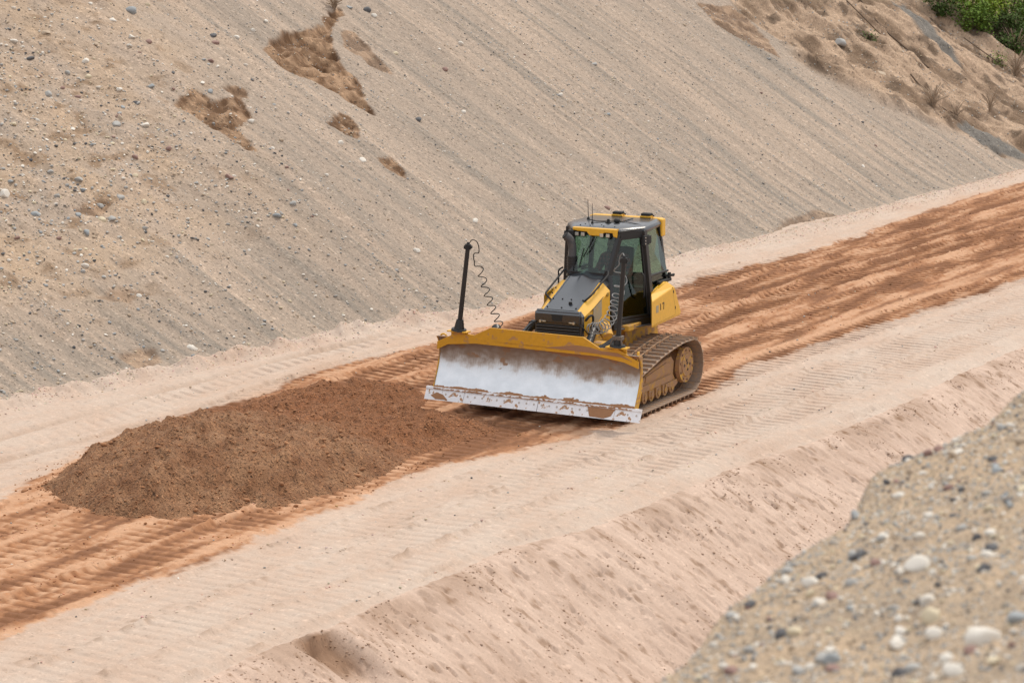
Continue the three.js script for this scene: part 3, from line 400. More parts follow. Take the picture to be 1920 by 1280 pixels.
const box = (x, y, z, w, h, d, r = 0.012, rot) => { const g = new RoundedBoxGeometry(w, h, d, 2, Math.min(r, w * 0.45, h * 0.45, d * 0.45)); if (rot) g.rotateX(rot[0]).rotateY(rot[1]).rotateZ(rot[2]); return g.translate(x, y, z); };
function prism(pts, depth, bevel) { const g = new THREE.ExtrudeGeometry(new THREE.Shape(pts.map(p => new THREE.Vector2(...p))), { depth: depth - 2 * bevel, bevelEnabled: bevel > 0, bevelThickness: bevel, bevelSize: bevel, bevelOffset: -bevel, bevelSegments: 2, curveSegments: 8 }); return g.translate(0, 0, bevel); }
const BX = new THREE.Matrix4().makeBasis(new THREE.Vector3(0, 0, -1), new THREE.Vector3(0, 1, 0), new THREE.Vector3(1, 0, 0));
const prismX = (pts, x0, x1, b = 0.008) => prism(pts.map(([z, y]) => [-z, y]), x1 - x0, b).applyMatrix4(BX).translate(x0, 0, 0);          // outline in (z, y)
const prismY = (pts, y0, y1, b = 0.008) => prism(pts.map(([x, z]) => [x, -z]), y1 - y0, b).rotateX(-Math.PI / 2).translate(0, y0, 0);     // outline in (x, z)
const prismZ = (pts, z0, z1, b = 0.008) => prism(pts, z1 - z0, b).translate(0, 0, z0);                                                   // outline in (x, y)
const tube = (pts, r, n = 10, seg) => new THREE.TubeGeometry(new THREE.CatmullRomCurve3(pts.map(V3), false, 'centripetal'), seg || pts.length * 8, r, n);
function bent(pts, r, n = 8, round = 0.06) {            // pipe of straight runs with rounded bends
  const path = new THREE.CurvePath(), P = pts.map(V3); let from = P[0];
  for (let i = 1; i < P.length; i++) { if (i < P.length - 1) { const a = P[i - 1].clone().sub(P[i]), b = P[i + 1].clone().sub(P[i]), q = Math.min(round, a.length() / 2.1, b.length() / 2.1), u = P[i].clone().addScaledVector(a.normalize(), q), v = P[i].clone().addScaledVector(b.normalize(), q); path.add(new THREE.LineCurve3(from, u)); path.add(new THREE.QuadraticBezierCurve3(u, P[i], v)); from = v; } else path.add(new THREE.LineCurve3(from, P[i])); }
  return new THREE.TubeGeometry(path, pts.length * 14, r, n);
}
function cyl(a, b, r0, r1 = r0, n = 20, open = false) { const A = V3(a), B = V3(b), d = B.clone().sub(A), g = new THREE.CylinderGeometry(r1, r0, d.length(), n, 1, open); return g.applyQuaternion(new THREE.Quaternion().setFromUnitVectors(new THREE.Vector3(0, 1, 0), d.clone().normalize())).translate(...A.clone().add(B).multiplyScalar(0.5).toArray()); }
function bar(a, b, w, h, hint = [0, 1, 0], r = 0.01) { const A = V3(a), B = V3(b), d = B.clone().sub(A), L = d.length(); d.normalize(); const x = V3(hint).cross(d).normalize(), y = d.clone().cross(x); return new RoundedBoxGeometry(w, h, L, 2, Math.min(r, w * 0.45, h * 0.45)).applyMatrix4(new THREE.Matrix4().makeBasis(x, y, d)).translate(...A.clone().add(B).multiplyScalar(0.5).toArray()); }
function slab(q, th) {                                  // a sheet through a ring of points, given thickness th
  const P = q.map(V3), n = new THREE.Vector3(); for (let i = 0; i < P.length; i++) n.add(P[i].clone().cross(P[(i + 1) % P.length])); n.normalize().multiplyScalar(th / 2);
  const c = new THREE.Vector3(); P.forEach(p => c.add(p)); c.multiplyScalar(1 / P.length); const pos = [], T = (a, b, d) => pos.push(...a.toArray(), ...b.toArray(), ...d.toArray());
  for (let i = 0; i < P.length; i++) { const a = P[i], b = P[(i + 1) % P.length]; const f = v => v.clone().add(n), k = v => v.clone().sub(n); T(f(c), f(a), f(b)); T(k(c), k(b), k(a)); T(f(a), k(a), f(b)); T(f(b), k(a), k(b)); }
  const g = new THREE.BufferGeometry(); g.setAttribute('position', new THREE.Float32BufferAttribute(pos, 3)); g.computeVertexNormals(); return g;
}
// ---- paint, steel, mud
const T5 = 512;
const mudTile = (seed, f0) => { const f = new Float32Array(T5 * T5), r = rng(seed), ox = r() * 99; for (let j = 0; j < T5; j++) for (let i = 0; i < T5; i++) { const u = i / T5, v = j / T5, w = (a, b) => fbm(ox + a * f0, b * f0, 5); f[j * T5 + i] = (w(u, v) * (1 - u) + w(u - 1, v) * u) * (1 - v) + (w(u, v - 1) * (1 - u) + w(u - 1, v - 1) * u) * v; } return f; };
const mudA = mudTile(3, 7), mudB = mudTile(4, 15), S255 = c => { const q = v => 255 * (v <= 0.0031308 ? v * 12.92 : 1.055 * v ** (1 / 2.4) - 0.055); return [q(c[0]), q(c[1]), q(c[2])]; };
function muddy(paint, mud, lo, hi, seed, speck = 0.1) { const r = rng(seed), A = S255(paint), B = S255(mud); return dataTex(T5, (i, j) => { const k = j * T5 + i, m = smooth(lo, hi, mudA[k] + 0.55 * mudB[k] + (r() - 0.5) * speck), v = 1 + (r() - 0.5) * 0.05 + mudB[k] * 0.06; return [(A[0] + (B[0] - A[0]) * m) * v, (A[1] + (B[1] - A[1]) * m) * v, (A[2] + (B[2] - A[2]) * m) * v]; }); }
const YEL = [0.74, 0.40, 0.022], MUD = [0.34, 0.19, 0.1], DUST = [0.4, 0.27, 0.17];
const pm = (o) => new THREE.MeshPhysicalMaterial(o);
const yellow = pm({ map: muddy(YEL, [0.6, 0.38, 0.12], 0.25, 1.1, 21), roughness: 0.42, clearcoat: 0.35, clearcoatRoughness: 0.3 });
const yellowDirty = pm({ map: muddy([0.6, 0.33, 0.04], MUD, -0.18, 0.32, 22), roughness: 0.75 });
const yellowMuddy = pm({ map: muddy([0.5, 0.28, 0.06], [0.36, 0.21, 0.12], -0.55, 0.1, 23), roughness: 0.9, bumpMap: b2(gritC), bumpScale: 0.004 });
const black = pm({ map: muddy([0.011, 0.011, 0.013], [0.12, 0.085, 0.06], 0.35, 1.3, 24), roughness: 0.45, clearcoat: 0.15, clearcoatRoughness: 0.35 });
const hoodBlack = pm({ map: muddy([0.02, 0.025, 0.034], [0.12, 0.095, 0.075], 0.35, 1.3, 25), roughness: 0.3, clearcoat: 0.9, clearcoatRoughness: 0.16 });
const rubber = pm({ color: new THREE.Color().setRGB(0.016, 0.016, 0.017), roughness: 0.75 });
const chrome = pm({ color: 0xd8d8d8, metalness: 1, roughness: 0.18 });
const shoeMat = pm({ map: muddy([0.3, 0.225, 0.175], [0.4, 0.25, 0.15], -0.2, 0.35, 26), roughness: 0.8, metalness: 0.15, bumpMap: b2(gritC), bumpScale: 0.004 });
const wornEdge = pm({ color: new THREE.Color().setRGB(0.42, 0.36, 0.32), roughness: 0.5, metalness: 0.7 });
const linkMat = pm({ map: muddy([0.1, 0.075, 0.055], MUD, -0.4, 0.2, 27), roughness: 0.85 });
const steel = pm((() => {                             // worn bare steel; ragged brown top is clay stain plus ground reflection painted in
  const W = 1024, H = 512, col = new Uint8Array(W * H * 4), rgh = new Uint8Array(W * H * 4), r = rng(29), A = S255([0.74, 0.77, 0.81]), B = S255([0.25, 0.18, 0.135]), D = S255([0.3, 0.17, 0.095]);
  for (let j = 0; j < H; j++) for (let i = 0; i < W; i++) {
    const x = i / W * 3.6, y = j / H, k = (j * W + i) * 4, reflStainY = 0.56 + 0.1 * nz(x * 1.3, 4) + 0.05 * nz(x * 7, 9) + 0.03 * nz(x * 31, 2) - 0.06 * smooth(1.2, 3.2, x), n = fbm(x * 4, y * 5, 5);
    let m = smooth(-0.16, 0.2, y - reflStainY + 0.14 * n + 0.05 * nz(x * 60, y * 14) + 0.08 * (r() - 0.5)) * (0.92 + 0.25 * nz(x * 9, y * 13) + 0.2 * n); const blot = smooth(0.3, 0.42, fbm(x * 3 + 40, y * 4, 5) + 0.9 * (y - 0.78)); m = clamp(m); const sc = smooth(0.46, 0.5, nz(x * 3 + y * 2, y * 60 + 3)) * 0.25 + smooth(0.5, 0.54, nz(x * 50 + y * 11, y * 2.5)) * 0.25;
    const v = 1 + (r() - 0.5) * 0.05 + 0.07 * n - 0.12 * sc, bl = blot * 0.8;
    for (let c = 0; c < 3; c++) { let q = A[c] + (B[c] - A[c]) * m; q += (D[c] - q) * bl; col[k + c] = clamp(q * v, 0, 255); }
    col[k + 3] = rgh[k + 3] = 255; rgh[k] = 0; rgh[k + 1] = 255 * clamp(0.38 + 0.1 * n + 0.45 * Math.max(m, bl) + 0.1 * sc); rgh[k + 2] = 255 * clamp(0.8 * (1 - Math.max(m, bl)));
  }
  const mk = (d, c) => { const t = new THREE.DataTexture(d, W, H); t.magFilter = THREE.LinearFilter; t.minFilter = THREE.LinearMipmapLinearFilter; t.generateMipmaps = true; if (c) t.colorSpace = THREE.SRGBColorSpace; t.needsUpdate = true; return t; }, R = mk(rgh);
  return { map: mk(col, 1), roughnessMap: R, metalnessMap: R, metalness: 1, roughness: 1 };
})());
const edgeSteel = pm({ map: muddy([0.8, 0.8, 0.83], [0.4, 0.22, 0.12], 0.26, 0.4, 30), metalness: 0.2, roughness: 0.5 });
const boltSteel = pm({ color: new THREE.Color().setRGB(0.5, 0.44, 0.4), roughness: 0.6, metalness: 0.3 });
const clay = pm({ color: new THREE.Color().setRGB(0.36, 0.19, 0.1), roughness: 1, bumpMap: b2(gritC), bumpScale: 0.01 });
const glass = pm({ color: new THREE.Color().setRGB(0.6, 0.72, 0.67), transmission: 1, thickness: 0, roughness: 0.02, ior: 1.5 });
const lampGlass = pm({ color: 0xb9b5aa, roughness: 0.12, metalness: 0.3, clearcoat: 1 });
const mesh01 = pm({ map: muddy([0.36, 0.3, 0.2], [0.5, 0.32, 0.1], 0.0, 0.6, 33), roughness: 0.6 });
const seatCloth = pm({ color: new THREE.Color().setRGB(0.03, 0.03, 0.033), roughness: 0.95 });
const rust = pm({ color: new THREE.Color().setRGB(0.1, 0.07, 0.055), roughness: 0.8, metalness: 0.3 });
const stackGrey = pm({ map: muddy([0.09, 0.09, 0.095], [0.17, 0.14, 0.115], -0.1, 0.8, 34), roughness: 0.7, metalness: 0.2 });

// ---- crawler tracks
const loop = new THREE.CurvePath();
{
  const C = (z, y) => new THREE.Vector3(0, y, z), pts = [], arc = (cz, cy, R, a0, a1, n) => { for (let k = 0; k <= n; k++) { const a = (a0 + (a1 - a0) * k / n) * Math.PI / 180; pts.push([cz + R * Math.cos(a), cy + R * Math.sin(a)]); } };
  arc(-1.19, 0.5, 0.44, 270, 88, 20); pts.push([-0.85, 0.945], [-0.45, 0.91], [0.05, 0.835], [0.45, 0.74], [0.85, 0.655]); arc(1.16, 0.34, 0.29, 78, -90, 14);
  for (let z = 1.0; z > -1.1; z -= 0.2) pts.push([z, 0.06]);
  for (let k = 0; k < pts.length; k++) loop.add(new THREE.LineCurve3(C(...pts[k]), C(...pts[(k + 1) % pts.length])));
}
const shoeShapes = [0, 1].map(() => join([
  prismX([[-0.083, 0], [0.086, 0.004], [0.086, 0.02], [-0.05, 0.018], [-0.056, 0.062], [-0.072, 0.062], [-0.083, 0.02]], -0.4, 0.4, 0.003)]));
boxUV(shoeShapes[0]); const edgeShape = box(0, 0.0635, -0.064, 0.8, 0.004, 0.013, 0.001);
for (const side of [1, -1]) {
  const x = side * 1.046, len = loop.getLength(), n = 42, links = [];
  for (let k = 0; k < n; k++) { const p = loop.getPointAt(k / n), q = loop.getPointAt(((k + 0.97) / n) % 1), d = q.clone().sub(p), L = d.length(); d.normalize(); const nrm = new THREE.Vector3(0, d.z, -d.y).multiplyScalar(-1); for (const o of [-0.09, 0.09]) { const a = [x + o, p.y + d.y * 0.0 - nrm.y * 0.045, p.z - nrm.z * 0.045], b = [x + o, q.y - nrm.y * 0.045, q.z - nrm.z * 0.045]; links.push(bar(a, b, 0.035, 0.085, [nrm.x, nrm.y, nrm.z], 0.004)); } }
  const chain = part('track_chain', links, linkMat);
  for (let k = 0; k < n; k++) {
    const p = loop.getPointAt(((k + 0.5) / n) % 1), a = loop.getPointAt(((k + 0.02) / n) % 1), b = loop.getPointAt(((k + 0.98) / n) % 1), d = b.clone().sub(a).normalize(), out = new THREE.Vector3(0, -d.z, d.y).multiplyScalar(-1);
    const o = lit(new THREE.Mesh(shoeShapes[0], shoeMat)); o.name = 'track_shoe'; o.matrixAutoUpdate = true; const X = out.clone().cross(d); new THREE.Matrix4().makeBasis(X, out, d).setPosition(x, p.y, p.z).decompose(o.position, o.quaternion, o.scale); chain.add(o);
  }
  const i0 = side * 0.86, i1 = side * 1.24, lo = Math.min(i0, i1), hi = Math.max(i0, i1);
  const frame = part('track_frame', [prismX([[1.02, 0.28], [1.0, 0.46], [0.42, 0.5], [0.1, 0.6], [-0.5, 0.7], [-0.78, 0.72], [-0.9, 0.62], [-0.86, 0.42], [-0.96, 0.3], [-0.9, 0.22], [0.9, 0.2]], lo, hi, 0.02)], yellowMuddy);
  part('frame_guard', [prismX([[0.45, 0.3], [0.45, 0.41], [-0.72, 0.43], [-0.74, 0.32]], side > 0 ? 1.238 : -1.262, side > 0 ? 1.262 : -1.238, 0.006), prismX([[-0.5, 0.25], [-0.5, 0.3], [-0.95, 0.32], [-0.98, 0.24], [-0.84, 0.19]], side > 0 ? 1.23 : -1.27, side > 0 ? 1.27 : -1.23, 0.01)], yellowMuddy, frame);
  part('cover_plate', [prismX([[0.3, 0.45], [0.26, 0.545], [-0.55, 0.65], [-0.7, 0.62], [-0.66, 0.46]], side > 0 ? 1.238 : -1.256, side > 0 ? 1.256 : -1.238, 0.006)], yellowMuddy, frame);
  for (let k = 0; k < 7; k++) { const z = -0.78 + k * 0.27; part('track_roller', [cyl([x - 0.2, 0.205, z], [x + 0.2, 0.205, z], 0.1), cyl([x + side * 0.2, 0.205, z], [x + side * 0.225, 0.205, z], 0.055), box(x + side * 0.205, 0.24, z + 0.12, 0.05, 0.13, 0.05)], yellowMuddy, frame); }
  part('carrier_roller', [cyl([x - 0.15, 0.8, -0.25], [x + 0.15, 0.8, -0.25], 0.07)], linkMat, frame);
  part('idler', [cyl([x - 0.09, 0.34, 1.16], [x + 0.09, 0.34, 1.16], 0.24, 0.24, 28), cyl([x - 0.16, 0.34, 1.16], [x + 0.16, 0.34, 1.16], 0.1)], linkMat, frame);
  const o = side; const sp = part('sprocket', [cyl([x - 0.06, 0.5, -1.19], [x + 0.06, 0.5, -1.19], 0.37, 0.37, 32), cyl([o * 0.7, 0.5, -1.19], [o * 1.28, 0.5, -1.19], 0.26, 0.26, 32)], yellowMuddy);
  for (let k = 0; k < 22; k++) { const a = k / 22 * 6.283; part('tooth', [box(x, 0.5 + 0.385 * Math.sin(a), -1.19 + 0.385 * Math.cos(a), 0.07, 0.045, 0.05, 0.01, [-a, 0, 0])], linkMat, sp); }
  part('hub_cover', [cyl([o * 1.26, 0.52, -1.19], [o * 1.33, 0.52, -1.19], 0.305, 0.295, 40), cyl([o * 1.325, 0.52, -1.19], [o * 1.345, 0.52, -1.19], 0.2, 0.19, 32)], pm({ map: muddy([0.6, 0.35, 0.05], [0.34, 0.19, 0.1], -0.4, 0.02, 35), roughness: 0.8 }), sp);
  for (let k = 0; k < 10; k++) { const a = k / 10 * 6.283 + 0.2; part('hub_bolt', [cyl([o * 1.325, 0.52 + 0.25 * Math.sin(a), -1.19 + 0.25 * Math.cos(a)], [o * 1.35, 0.52 + 0.25 * Math.sin(a), -1.19 + 0.25 * Math.cos(a)], 0.018, 0.018, 6)], linkMat, sp); }
  for (const [dy, dz] of [[0.08, 0.02], [-0.08, -0.02], [0.0, 0.11], [0.0, -0.11], [0.03, 0.0]]) part('hub_plug', [cyl([o * 1.34, 0.52 + dy, -1.19 + dz], [o * 1.352, 0.52 + dy, -1.19 + dz], 0.026, 0.024, 10)], rust, sp);
}
// ---- hull, fenders and push frame
const hull = part('hull', [prismX([[1.1, 0.55], [1.1, 1.22], [0.1, 1.3], [-1.6, 1.22], [-1.75, 1.0], [-1.7, 0.5], [0.2, 0.4]], -0.46, 0.46, 0.03), box(0, 1.24, -0.9, 1.5, 0.1, 1.5, 0.02)], yellowDirty);
for (const s of [1, -1]) part('fender_bracket', [prismX([[-0.45, 0.72], [-0.42, 1.2], [-1.72, 1.2], [-1.76, 0.8]], s > 0 ? 0.452 : -0.56, s > 0 ? 0.56 : -0.452, 0.01)], yellowDirty, hull);
const push = part('push_frame', [...[1, -1].map(s => bar([s * 0.55, 0.42, 0.4], [s * 0.5, 0.5, 1.5], 0.16, 0.2)), box(0, 0.55, 1.45, 1.3, 0.3, 0.2, 0.03)], yellowDirty);
for (const s of [1, -1]) {
  const c = part('lift_cylinder', [cyl([s * 0.55, 1.36, 0.78], [s * 0.62, 1.18, 1.1], 0.065), cyl([s * 0.55, 1.36, 0.74], [s * 0.555, 1.35, 0.8], 0.08)], black, push);
  const a = part('angle_cylinder', [cyl([s * 1.12, 1.3, 1.0], [s * 0.92, 1.12, 1.24], 0.078), cyl([s * 0.94, 1.14, 1.22], [s * 0.91, 1.11, 1.26], 0.09)], black);
  part('piston_rod', [cyl([s * 0.92, 1.12, 1.24], [s * 0.8, 1.0, 1.4], 0.045)], chrome, a); part('rod_eye', [cyl([s * 0.8, 1.06, 1.41], [s * 0.8, 0.94, 1.41], 0.075)], rust, a);
}
part('arm_cover', [cyl([0.62, 1.36, 0.55], [0.8, 1.24, 0.75], 0.12, 0.09), box(0.75, 0.95, 0.9, 0.3, 0.5, 0.3, 0.06)], yellowDirty);
// ---- hood
const hsec = (z, w, yb, yt, ch) => [[-w, yb, z], [-w, yt - ch, z], [-w + ch * 1.05, yt, z], [w - ch * 1.05, yt, z], [w, yt - ch, z], [w, yb, z]];
function loft(secs) { const pos = [], T = (a, b, c) => pos.push(...a, ...b, ...c); for (let k = 0; k < secs.length - 1; k++) { const A = secs[k], B = secs[k + 1], n = A.length; for (let i = 0; i < n; i++) { const j = (i + 1) % n; T(A[i], A[j], B[i]); T(A[j], B[j], B[i]); } } for (const [S, f] of [[secs[0], 0], [secs[secs.length - 1], 1]]) for (let i = 1; i < S.length - 1; i++) f ? T(S[0], S[i], S[i + 1]) : T(S[0], S[i + 1], S[i]); const g = new THREE.BufferGeometry(); g.setAttribute('position', new THREE.Float32BufferAttribute(pos, 3)); g.computeVertexNormals(); return g; }
const hood = part('hood', [loft([hsec(0.9, 0.42, 1.16, 1.645, 0.09), hsec(0.3, 0.475, 1.2, 1.9, 0.12), hsec(0.06, 0.5, 1.2, 2.01, 0.12)])], yellow);
part('cowl', [loft([hsec(0.058, 0.4, 1.2, 2.0, 0.1), hsec(-0.05, 0.4, 1.2, 2.055, 0.1), hsec(-0.4, 0.4, 1.25, 2.095, 0.1)])], black);
{
  const P = [], I = [], ni = 26, nj = 18, hy = z => z > 0.3 ? 1.645 + (0.9 - z) / 0.6 * 0.255 : z > -0.05 ? 1.9 + (0.3 - z) / 0.35 * 0.16 : 2.06 + (-0.05 - z) / 0.35 * 0.04;
  for (let i = 0; i <= ni; i++) for (let j = 0; j <= nj; j++) { const z = 0.9 - 1.28 * i / ni, x = (-1 + 2 * j / nj) * 0.305, e = Math.min(1, (1 - Math.abs(x) / 0.305) * 8), b = Math.exp(-((x + 0.06 - 0.1 * (z)) ** 2) / 0.012) * 0.045 * smooth(0.55, -0.1, z); P.push(x, hy(z) + 0.004 + 0.012 * e + b, z); }
  for (let i = 0; i < ni; i++) for (let j = 0; j < nj; j++) { const a = i * (nj + 1) + j, b = a + nj + 1; I.push(a, a + 1, b, a + 1, b + 1, b); }
  const g = new THREE.BufferGeometry(); g.setAttribute('position', new THREE.Float32BufferAttribute(P, 3)); g.setIndex(I); g.computeVertexNormals();
  const o = lit(new THREE.Mesh(g, hoodBlack)); g.setAttribute('uv', new THREE.Float32BufferAttribute(P.flatMap((v, i) => i % 3 === 0 ? [P[i], P[i + 2]] : []), 2)); o.name = 'hood_top'; hood.add(o);
  for (const [x, z] of [[-0.26, 0.84], [0, 0.84], [0.26, 0.84], [-0.27, 0.6], [-0.1, 0.6], [0.06, 0.6], [0.27, 0.6], [-0.36, 0.45], [-0.37, 0.3], [0.37, 0.2], [0.36, 0.35]]) part('hood_bolt', [cyl([x, hy(z) + 0.005, z], [x, hy(z) + 0.03, z], 0.014, 0.012, 8)], rubber, hood);
  part('filler_cap', [cyl([0.1, hy(0.72) + 0.01, 0.72], [0.1, hy(0.72) + 0.05, 0.72], 0.03)], rubber, hood);
}
for (const s of [1, -1]) {
  const q = (z, y) => [s * (0.42 + (0.9 - z) * 0.105 + 0.004), y, z];
  part('vent_screen', [slab(s > 0 ? [q(0.6, 1.27), q(0.6, 1.66), q(0.34, 1.78), q(0.34, 1.32)] : [q(0.34, 1.32), q(0.34, 1.78), q(0.6, 1.66), q(0.6, 1.27)], 0.012)], mesh01, hood);
  part('vent_brace', [bar(q(0.6, 1.3), q(0.34, 1.5), 0.014, 0.03)], yellow, hood);
  part('door_seam', [bar(q(0.68, 1.2), q(0.68, 1.62), 0.008, 0.01), bar(q(0.68, 1.62), q(0.28, 1.82), 0.008, 0.01), bar(q(0.28, 1.82), q(0.28, 1.25), 0.008, 0.01)], rubber, hood);
  part('latch', [box(...q(0.13, 1.52), 0.012, 0.08, 0.03)], rubber, hood); part('latch', [cyl(q(0.16, 1.84), [s * 0.515, 1.84, 0.16], 0.035)], pm({ color: new THREE.Color().setRGB(0.3, 0.19, 0.03), roughness: 0.6 }), hood);
  part('coolant_hose', [tube([q(0.84, 1.5), [s * 0.48, 1.57, 0.8], [s * 0.5, 1.57, 0.72], [s * 0.5, 1.47, 0.7], [s * 0.49, 1.32, 0.78]], 0.02)], rubber, hood);
}
const nose = part('grille_housing', [prismZ([[-0.425, 1.16], [-0.43, 1.58], [-0.37, 1.655], [0.37, 1.655], [0.43, 1.58], [0.425, 1.16]], 0.86, 0.97, 0.02), prismX([[0.96, 1.45], [1.0, 1.47], [1.0, 1.6], [0.93, 1.66]], -0.4, 0.4, 0.01)], hoodBlack);
part('grille_opening', [box(0, 1.3, 0.965, 0.78, 0.26, 0.03, 0.01)], rubber, nose);
for (let k = 0; k < 5; k++) part('grille_bar', [box(0, 1.2 + k * 0.05, 0.99, 0.78, 0.008, 0.03, 0.002)], stackGrey, nose);
part('grille_plate', [box(0, 1.21, 0.994, 0.34, 0.09, 0.03, 0.004)], hoodBlack, nose); part('nose_recess', [prismZ([[-0.11, 1.6], [0.1, 1.6], [0.08, 1.49], [-0.09, 1.49]], 0.99, 1.004, 0.004)], rubber, nose);
for (const s of [1, -1]) part('grille_lamp', [cyl([s * 0.3, 1.475, 0.99], [s * 0.3, 1.475, 1.025], 0.022), box(s * 0.24, 1.475, 1.0, 0.06, 0.02, 0.02, 0.004)], lampGlass, nose);
for (const s of [1, -1]) part('handrail', [bent(s < 0 ? [[-0.3, 2.08, -0.1], [-0.4, 2.18, -0.12], [-0.41, 1.86, 0.62], [-0.29, 1.75, 0.6]] : [[0.3, 2.1, -0.1], [0.37, 2.2, -0.12], [0.43, 2.14, -0.04], [0.385, 1.86, 0.56], [0.29, 1.77, 0.61]], 0.017, 8, 0.05)], rubber);
// ---- exhaust
const ex = part('exhaust_stack', [tube([[-0.36, 2.0, -0.3], [-0.36, 2.3, -0.3], [-0.36, 2.52, -0.3], [-0.385, 2.64, -0.27], [-0.45, 2.72, -0.22]], 0.068, 16, 40)], stackGrey);
part('heat_shield', [cyl([-0.36, 1.98, -0.3], [-0.36, 2.34, -0.3], 0.086, 0.086, 20), cyl([-0.36, 2.34, -0.3], [-0.36, 2.36, -0.3], 0.09, 0.09, 20)], black, ex); part('exhaust_mouth', [cyl([-0.448, 2.717, -0.222], [-0.456, 2.727, -0.215], 0.06, 0.06, 16)], rubber, ex);
for (let k = 0; k < 7; k++) part('shield_rib', [new THREE.TorusGeometry(0.087, 0.006, 6, 20).rotateX(Math.PI / 2).translate(-0.36, 2.03 + k * 0.045, -0.3)], black, ex);
// ---- cab
const K = { A0: [0.42, 2.76, -0.47], A1: [0.33, 2.1, -0.22], F: [0.53, 1.3, 0.02], B0: [0.675, 2.78, -0.86], B1: [0.8, 1.28, -0.95], C0: [0.6, 2.8, -1.64], C1: [0.76, 1.3, -1.74], C2: [0.755, 1.9, -1.7], B2: [0.755, 1.9, -0.91] };
const Lm = (p, s) => [p[0] * s, p[1], p[2]], mid = (a, b, t) => a.map((v, i) => v + (b[i] - v) * t);
const cab = part('cab_frame', [
  ...[1, -1].flatMap(s => [bar(Lm(K.A0, s), Lm(K.A1, s), 0.07, 0.06, [0, 0, 1]), bar(Lm(K.A1, s), Lm(K.F, s), 0.06, 0.06, [0, 0, 1]), bar(Lm(K.B0, s), Lm(K.B1, s), 0.1, 0.11, [0, 0, 1]), bar(Lm(K.C0, s), Lm(K.C1, s), 0.07, 0.07, [0, 0, 1]),
    bar(Lm(K.A0, s), Lm(K.B0, s), 0.07, 0.09), bar(Lm(K.B0, s), Lm(K.C0, s), 0.07, 0.09), bar(Lm(K.F, s), Lm(K.B1, s), 0.07, 0.12), bar(mid(Lm(K.B1, s), Lm(K.B2, s), 0.75), mid(Lm(K.C1, s), Lm(K.C2, s), 0.75), 0.06, 0.07), bar(mid(Lm(K.B1, s), Lm(K.B2, s), 1.18), mid(Lm(K.C1, s), Lm(K.C2, s), 1.18), 0.045, 0.035)]),
  bar(Lm(K.A0, -1), K.A0, 0.07, 0.1), bar(Lm(K.A1, -1), K.A1, 0.06, 0.06), bar(Lm(K.C0, -1), K.C0, 0.07, 0.09), bar(Lm(K.C2, -1), K.C2, 0.06, 0.07)], black);
part('cab_floor', [prismY([[-0.5, 0.0], [0.5, 0.0], [0.78, -0.95], [0.74, -1.7], [-0.74, -1.7], [-0.78, -0.95]], 1.2, 1.29, 0.01), box(0, 1.5, -1.5, 1.4, 0.5, 0.4, 0.03)], black, cab);
const roofP = g => [[-0.43 * g, -0.46], [0.43 * g, -0.46], [0.72 * g, -0.88], [0.64 * g, -1.72], [-0.64 * g, -1.72], [-0.72 * g, -0.88]];
{ const R = roofP(1), ring = (k, y0, y1) => R.map(([x, z]) => { const zz = -1.09 + (z + 1.09) * k; return [x * k, y0 + (y1 - y0) * (-0.46 - zz) / 1.26, zz]; }); const g = toCreasedNormals(loft([ring(0.99, 2.74, 2.76), ring(1.02, 2.785, 2.81), ring(0.99, 2.825, 2.85), ring(0.9, 2.85, 2.885)]), 0.7); part('roof', [g], pm({ map: muddy([0.05, 0.055, 0.065], [0.15, 0.13, 0.11], 0.2, 1.1, 36), roughness: 0.3, clearcoat: 0.6, clearcoatRoughness: 0.2 }), cab); }
const visor = part('roof_visor', [prismZ([[-0.4, 2.835], [0.41, 2.835], [0.41, 2.7], [0.35, 2.71], [0.33, 2.77], [0.18, 2.77], [0.13, 2.71], [-0.09, 2.71], [-0.14, 2.77], [-0.3, 2.775], [-0.4, 2.79]], -0.5, -0.39, 0.012)], yellow, cab);
for (const [x, r] of [[-0.21, 0.042], [0.135, 0.042], [0.25, 0.042], [-0.32, 0.036]]) { part('work_lamp', [box(x, 2.725, -0.415, 0.085, 0.08, 0.05, 0.012)], rubber, cab); part('lamp_lens', [box(x, 2.725, -0.387, 0.066, 0.058, 0.012, 0.008)], lampGlass, cab); }
part('rear_beam', [box(0, 2.845, -1.7, 1.3, 0.09, 0.16, 0.03), box(0.65, 2.73, -1.7, 0.06, 0.3, 0.15, 0.025), box(-0.65, 2.73, -1.7, 0.06, 0.3, 0.15, 0.025)], yellow, cab);
for (const x of [-0.16, 0.37]) { part('receiver_bracket', [box(x, 2.9, -1.68, 0.2, 0.03, 0.14, 0.008)], yellow, cab); part('satellite_receiver', [box(x, 2.935, -1.68, 0.17, 0.05, 0.13, 0.015), cyl([x + 0.1, 2.93, -1.7], [x + 0.14, 2.92, -1.66], 0.012)], rubber, cab); }
part('whip_antenna', [cyl([-0.47, 2.86, -1.15], [-0.47, 2.9, -1.15], 0.03, 0.02), cyl([-0.47, 2.9, -1.15], [-0.48, 3.21, -1.15], 0.007, 0.004, 6)], rubber, cab);
part('whip_antenna', [cyl([-0.22, 2.85, -0.78], [-0.22, 2.89, -0.78], 0.024, 0.018), cyl([-0.22, 2.89, -0.78], [-0.22, 3.19, -0.78], 0.007, 0.004, 6)], rubber, cab);
part('beacon_socket', [cyl([0.02, 2.86, -0.9], [0.02, 2.93, -0.9], 0.028, 0.022), cyl([0.02, 2.86, -0.9], [0.02, 2.875, -0.9], 0.05)], rubber, cab);
